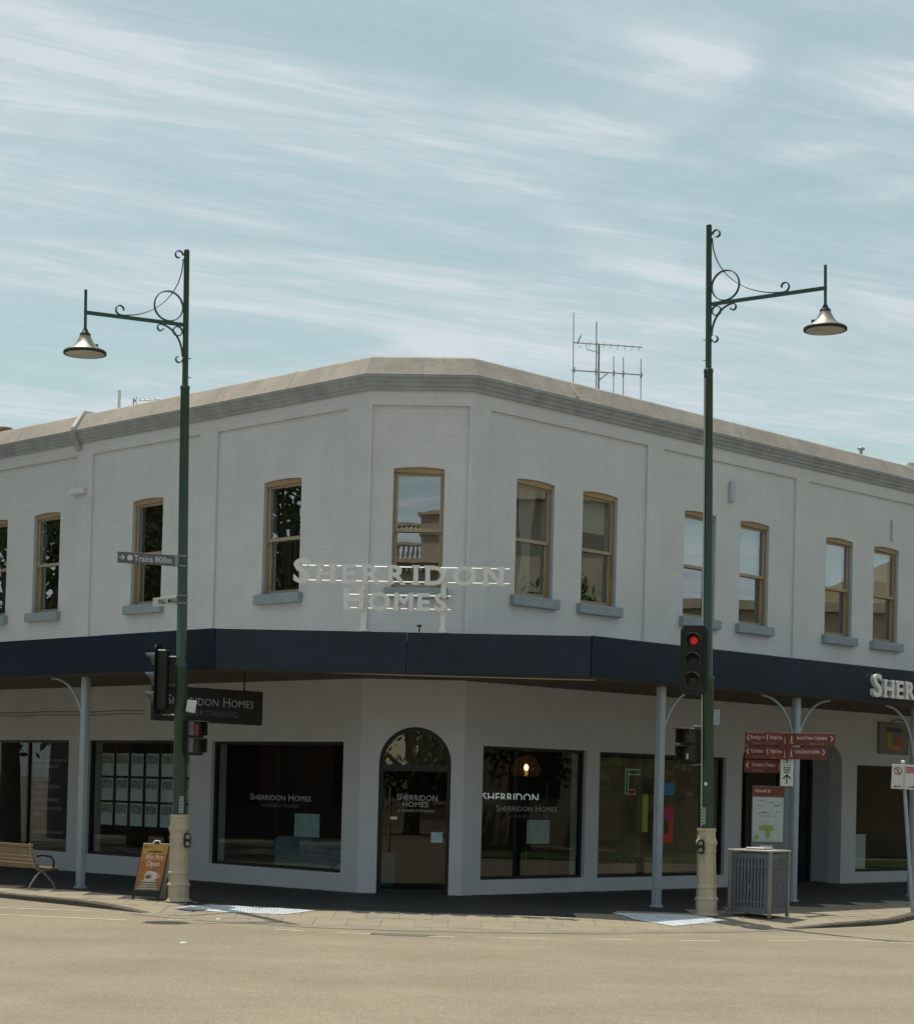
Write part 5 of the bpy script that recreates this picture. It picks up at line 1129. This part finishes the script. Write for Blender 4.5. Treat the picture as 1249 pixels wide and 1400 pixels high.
wb = thing('pale_building', (33, 26, -0.1), 'tall pale rendered building across the right hand street, mirrored beside the corner', 'building')
M = MB(); M.abox(32, 46, 18, 37.0, -0.1, 11.2); M.build('wall', stone, wb); M = MB(); M.abox(31.6, 46, 17.8, 37.1, 11.21, 11.6); M.build('cornice', stone, wb)
for i in range(5):
    for z0_ in (1.5, 5.6): M = MB(); M.abox(31.93, 32.03, 19 + i * 3.6, 20.6 + i * 3.6, z0_, z0_ + 2.6); M.build('window', blackf, wb)
grs = MB(); grs.add([(20, 22, ROAD_Z + .03), (25.5, 22, ROAD_Z + .03), (25.5, 60, ROAD_Z + .03), (20, 60, ROAD_Z + .03)], [(0, 1, 2, 3)])
tag(grs.build('lawn', mat('lawn_grass', (0.07, 0.10, 0.025), 0.9, var=0.4, vscale=2, bump=0.6, bscale=20)), 'strip of lawn along the right hand street', kind='structure')
leafm = [mat('leaf_dark', (0.030, 0.055, 0.016), 0.6, var=0.4, vscale=1.5, col2=(0.06, 0.085, 0.02)), mat('leaf_mid', (0.05, 0.08, 0.02), 0.6, var=0.4, vscale=1.5, col2=(0.08, 0.10, 0.025))]
bark = mat('bark', (0.10, 0.08, 0.06), 0.9, var=0.3, bump=0.5, bscale=15)
def tree(x, y, h, r, label, m, seed):
    rn = random.Random(seed); t = thing('street_tree', (x, y, ROAD_Z), label, 'tree', 'street trees mirrored in the left windows')
    M = MB(); M.tube([(x, y, ROAD_Z), (x + .1, y, h * .2), (x - .1, y + .1, h * .45), (x, y, h * .75)], [0.32, 0.25, 0.18, 0.07], 10)
    cl = []
    for i in range(16):
        a = rn.uniform(0, 6.28); q = rn.uniform(0.25, 1.0); zz = rn.uniform(0.30, 0.92); rr = r * math.sqrt(max(0.05, 1 - ((zz - .55) / .5) ** 2)) * q
        cl.append((Vector((x + rr * math.cos(a), y + rr * math.sin(a), h * zz)), rn.uniform(0.9, 1.7)))
    for c_, _ in cl[:9]: M.tube([(x, y, h * .3), ((x + c_.x) / 2, (y + c_.y) / 2, (h * .3 + c_.z) / 2 + .3), c_], [0.12, 0.07, 0.03], 6)
    M.build('trunk', bark, t)
    M = MB(); vs = []; fs = []
    for c_, cr in cl:
        for k in range(260):
            d = Vector((rn.gauss(0, 1), rn.gauss(0, 1), rn.gauss(0, .75))); d = d.normalized() * cr * rn.uniform(0.35, 1.05); p = c_ + d
            u = Vector((rn.gauss(0, 1), rn.gauss(0, 1), rn.gauss(0, 1))).normalized(); v = u.orthogonal().normalized(); s_ = rn.uniform(0.10, 0.2); b = len(vs)
            vs += [p - u * s_, p + v * s_ * .5, p + u * s_, p - v * s_ * .5]; fs.append((b, b + 1, b + 2, b + 3))
    M.add(vs, fs); M.build('crown', m, t)
tree(-20.5, 34.3, 12.0, 4.4, 'dense street tree nearest the corner across the left street, mirrored in the upstairs windows', leafm[0], 1)
tree(-23.0, 38.6, 12.8, 4.6, 'tall dense street tree, second from the corner across the left street', leafm[1], 2)
tree(-20.8, 41.6, 12.0, 4.4, 'bright leaved street tree across the left street, third from the corner', leafm[1], 3)
tree(-26.5, 53.0, 13.5, 4.8, 'farthest large street tree across the left street', leafm[0], 4)
tree(-28.0, 35.0, 13.5, 4.8, 'dark tree behind the nearest one across the left street', leafm[0], 5)
tree(-29.0, 42.0, 14.0, 5.0, 'dark broad tree at the back of the row across the left street', leafm[0], 6)
lb = thing('brick_terrace', (-38, 38, -0.1), 'brown brick terrace behind the trees across the left street', 'building')
M = MB(); M.abox(-46, -35, 12, 43, -0.1, 9.0); M.build('wall', mat('brown_brick', (0.16, 0.10, 0.07), 0.85, var=0.25, vscale=2, bump=0.3), lb)
M = MB(); M.abox(-46.2, -34.7, 11.8, 43.2, 9.01, 9.4); M.build('parapet', stone, lb)
for i in range(6):
    for z0_ in (1.0, 5.2): M = MB(); M.abox(-35.05, -34.96, 14 + i * 4.5, 16 + i * 4.5, z0_, z0_ + 2.3); M.build('window', blackf, lb)

tree(26.0, 29.0, 9.5, 3.6, 'rounded street tree nearest the corner across the right hand street', leafm[0], 11)
tree(27.0, 33.5, 9.0, 3.6, 'dark street tree in front of the pale building across the right hand street', leafm[0], 12)
tree(25.5, 37.0, 6.5, 2.8, 'small street tree beside the ochre shop across the right hand street', leafm[1], 13)
for o_ in [q for q in bpy.data.objects if q.name.startswith('street_tree') and q.location.x > 0]: o_['group'] = 'street trees across the right hand street'

tree(-5.6, -9.0, 6.5, 3.0, 'low spreading street tree behind the viewer, mirrored in the corner door', leafm[1], 21)
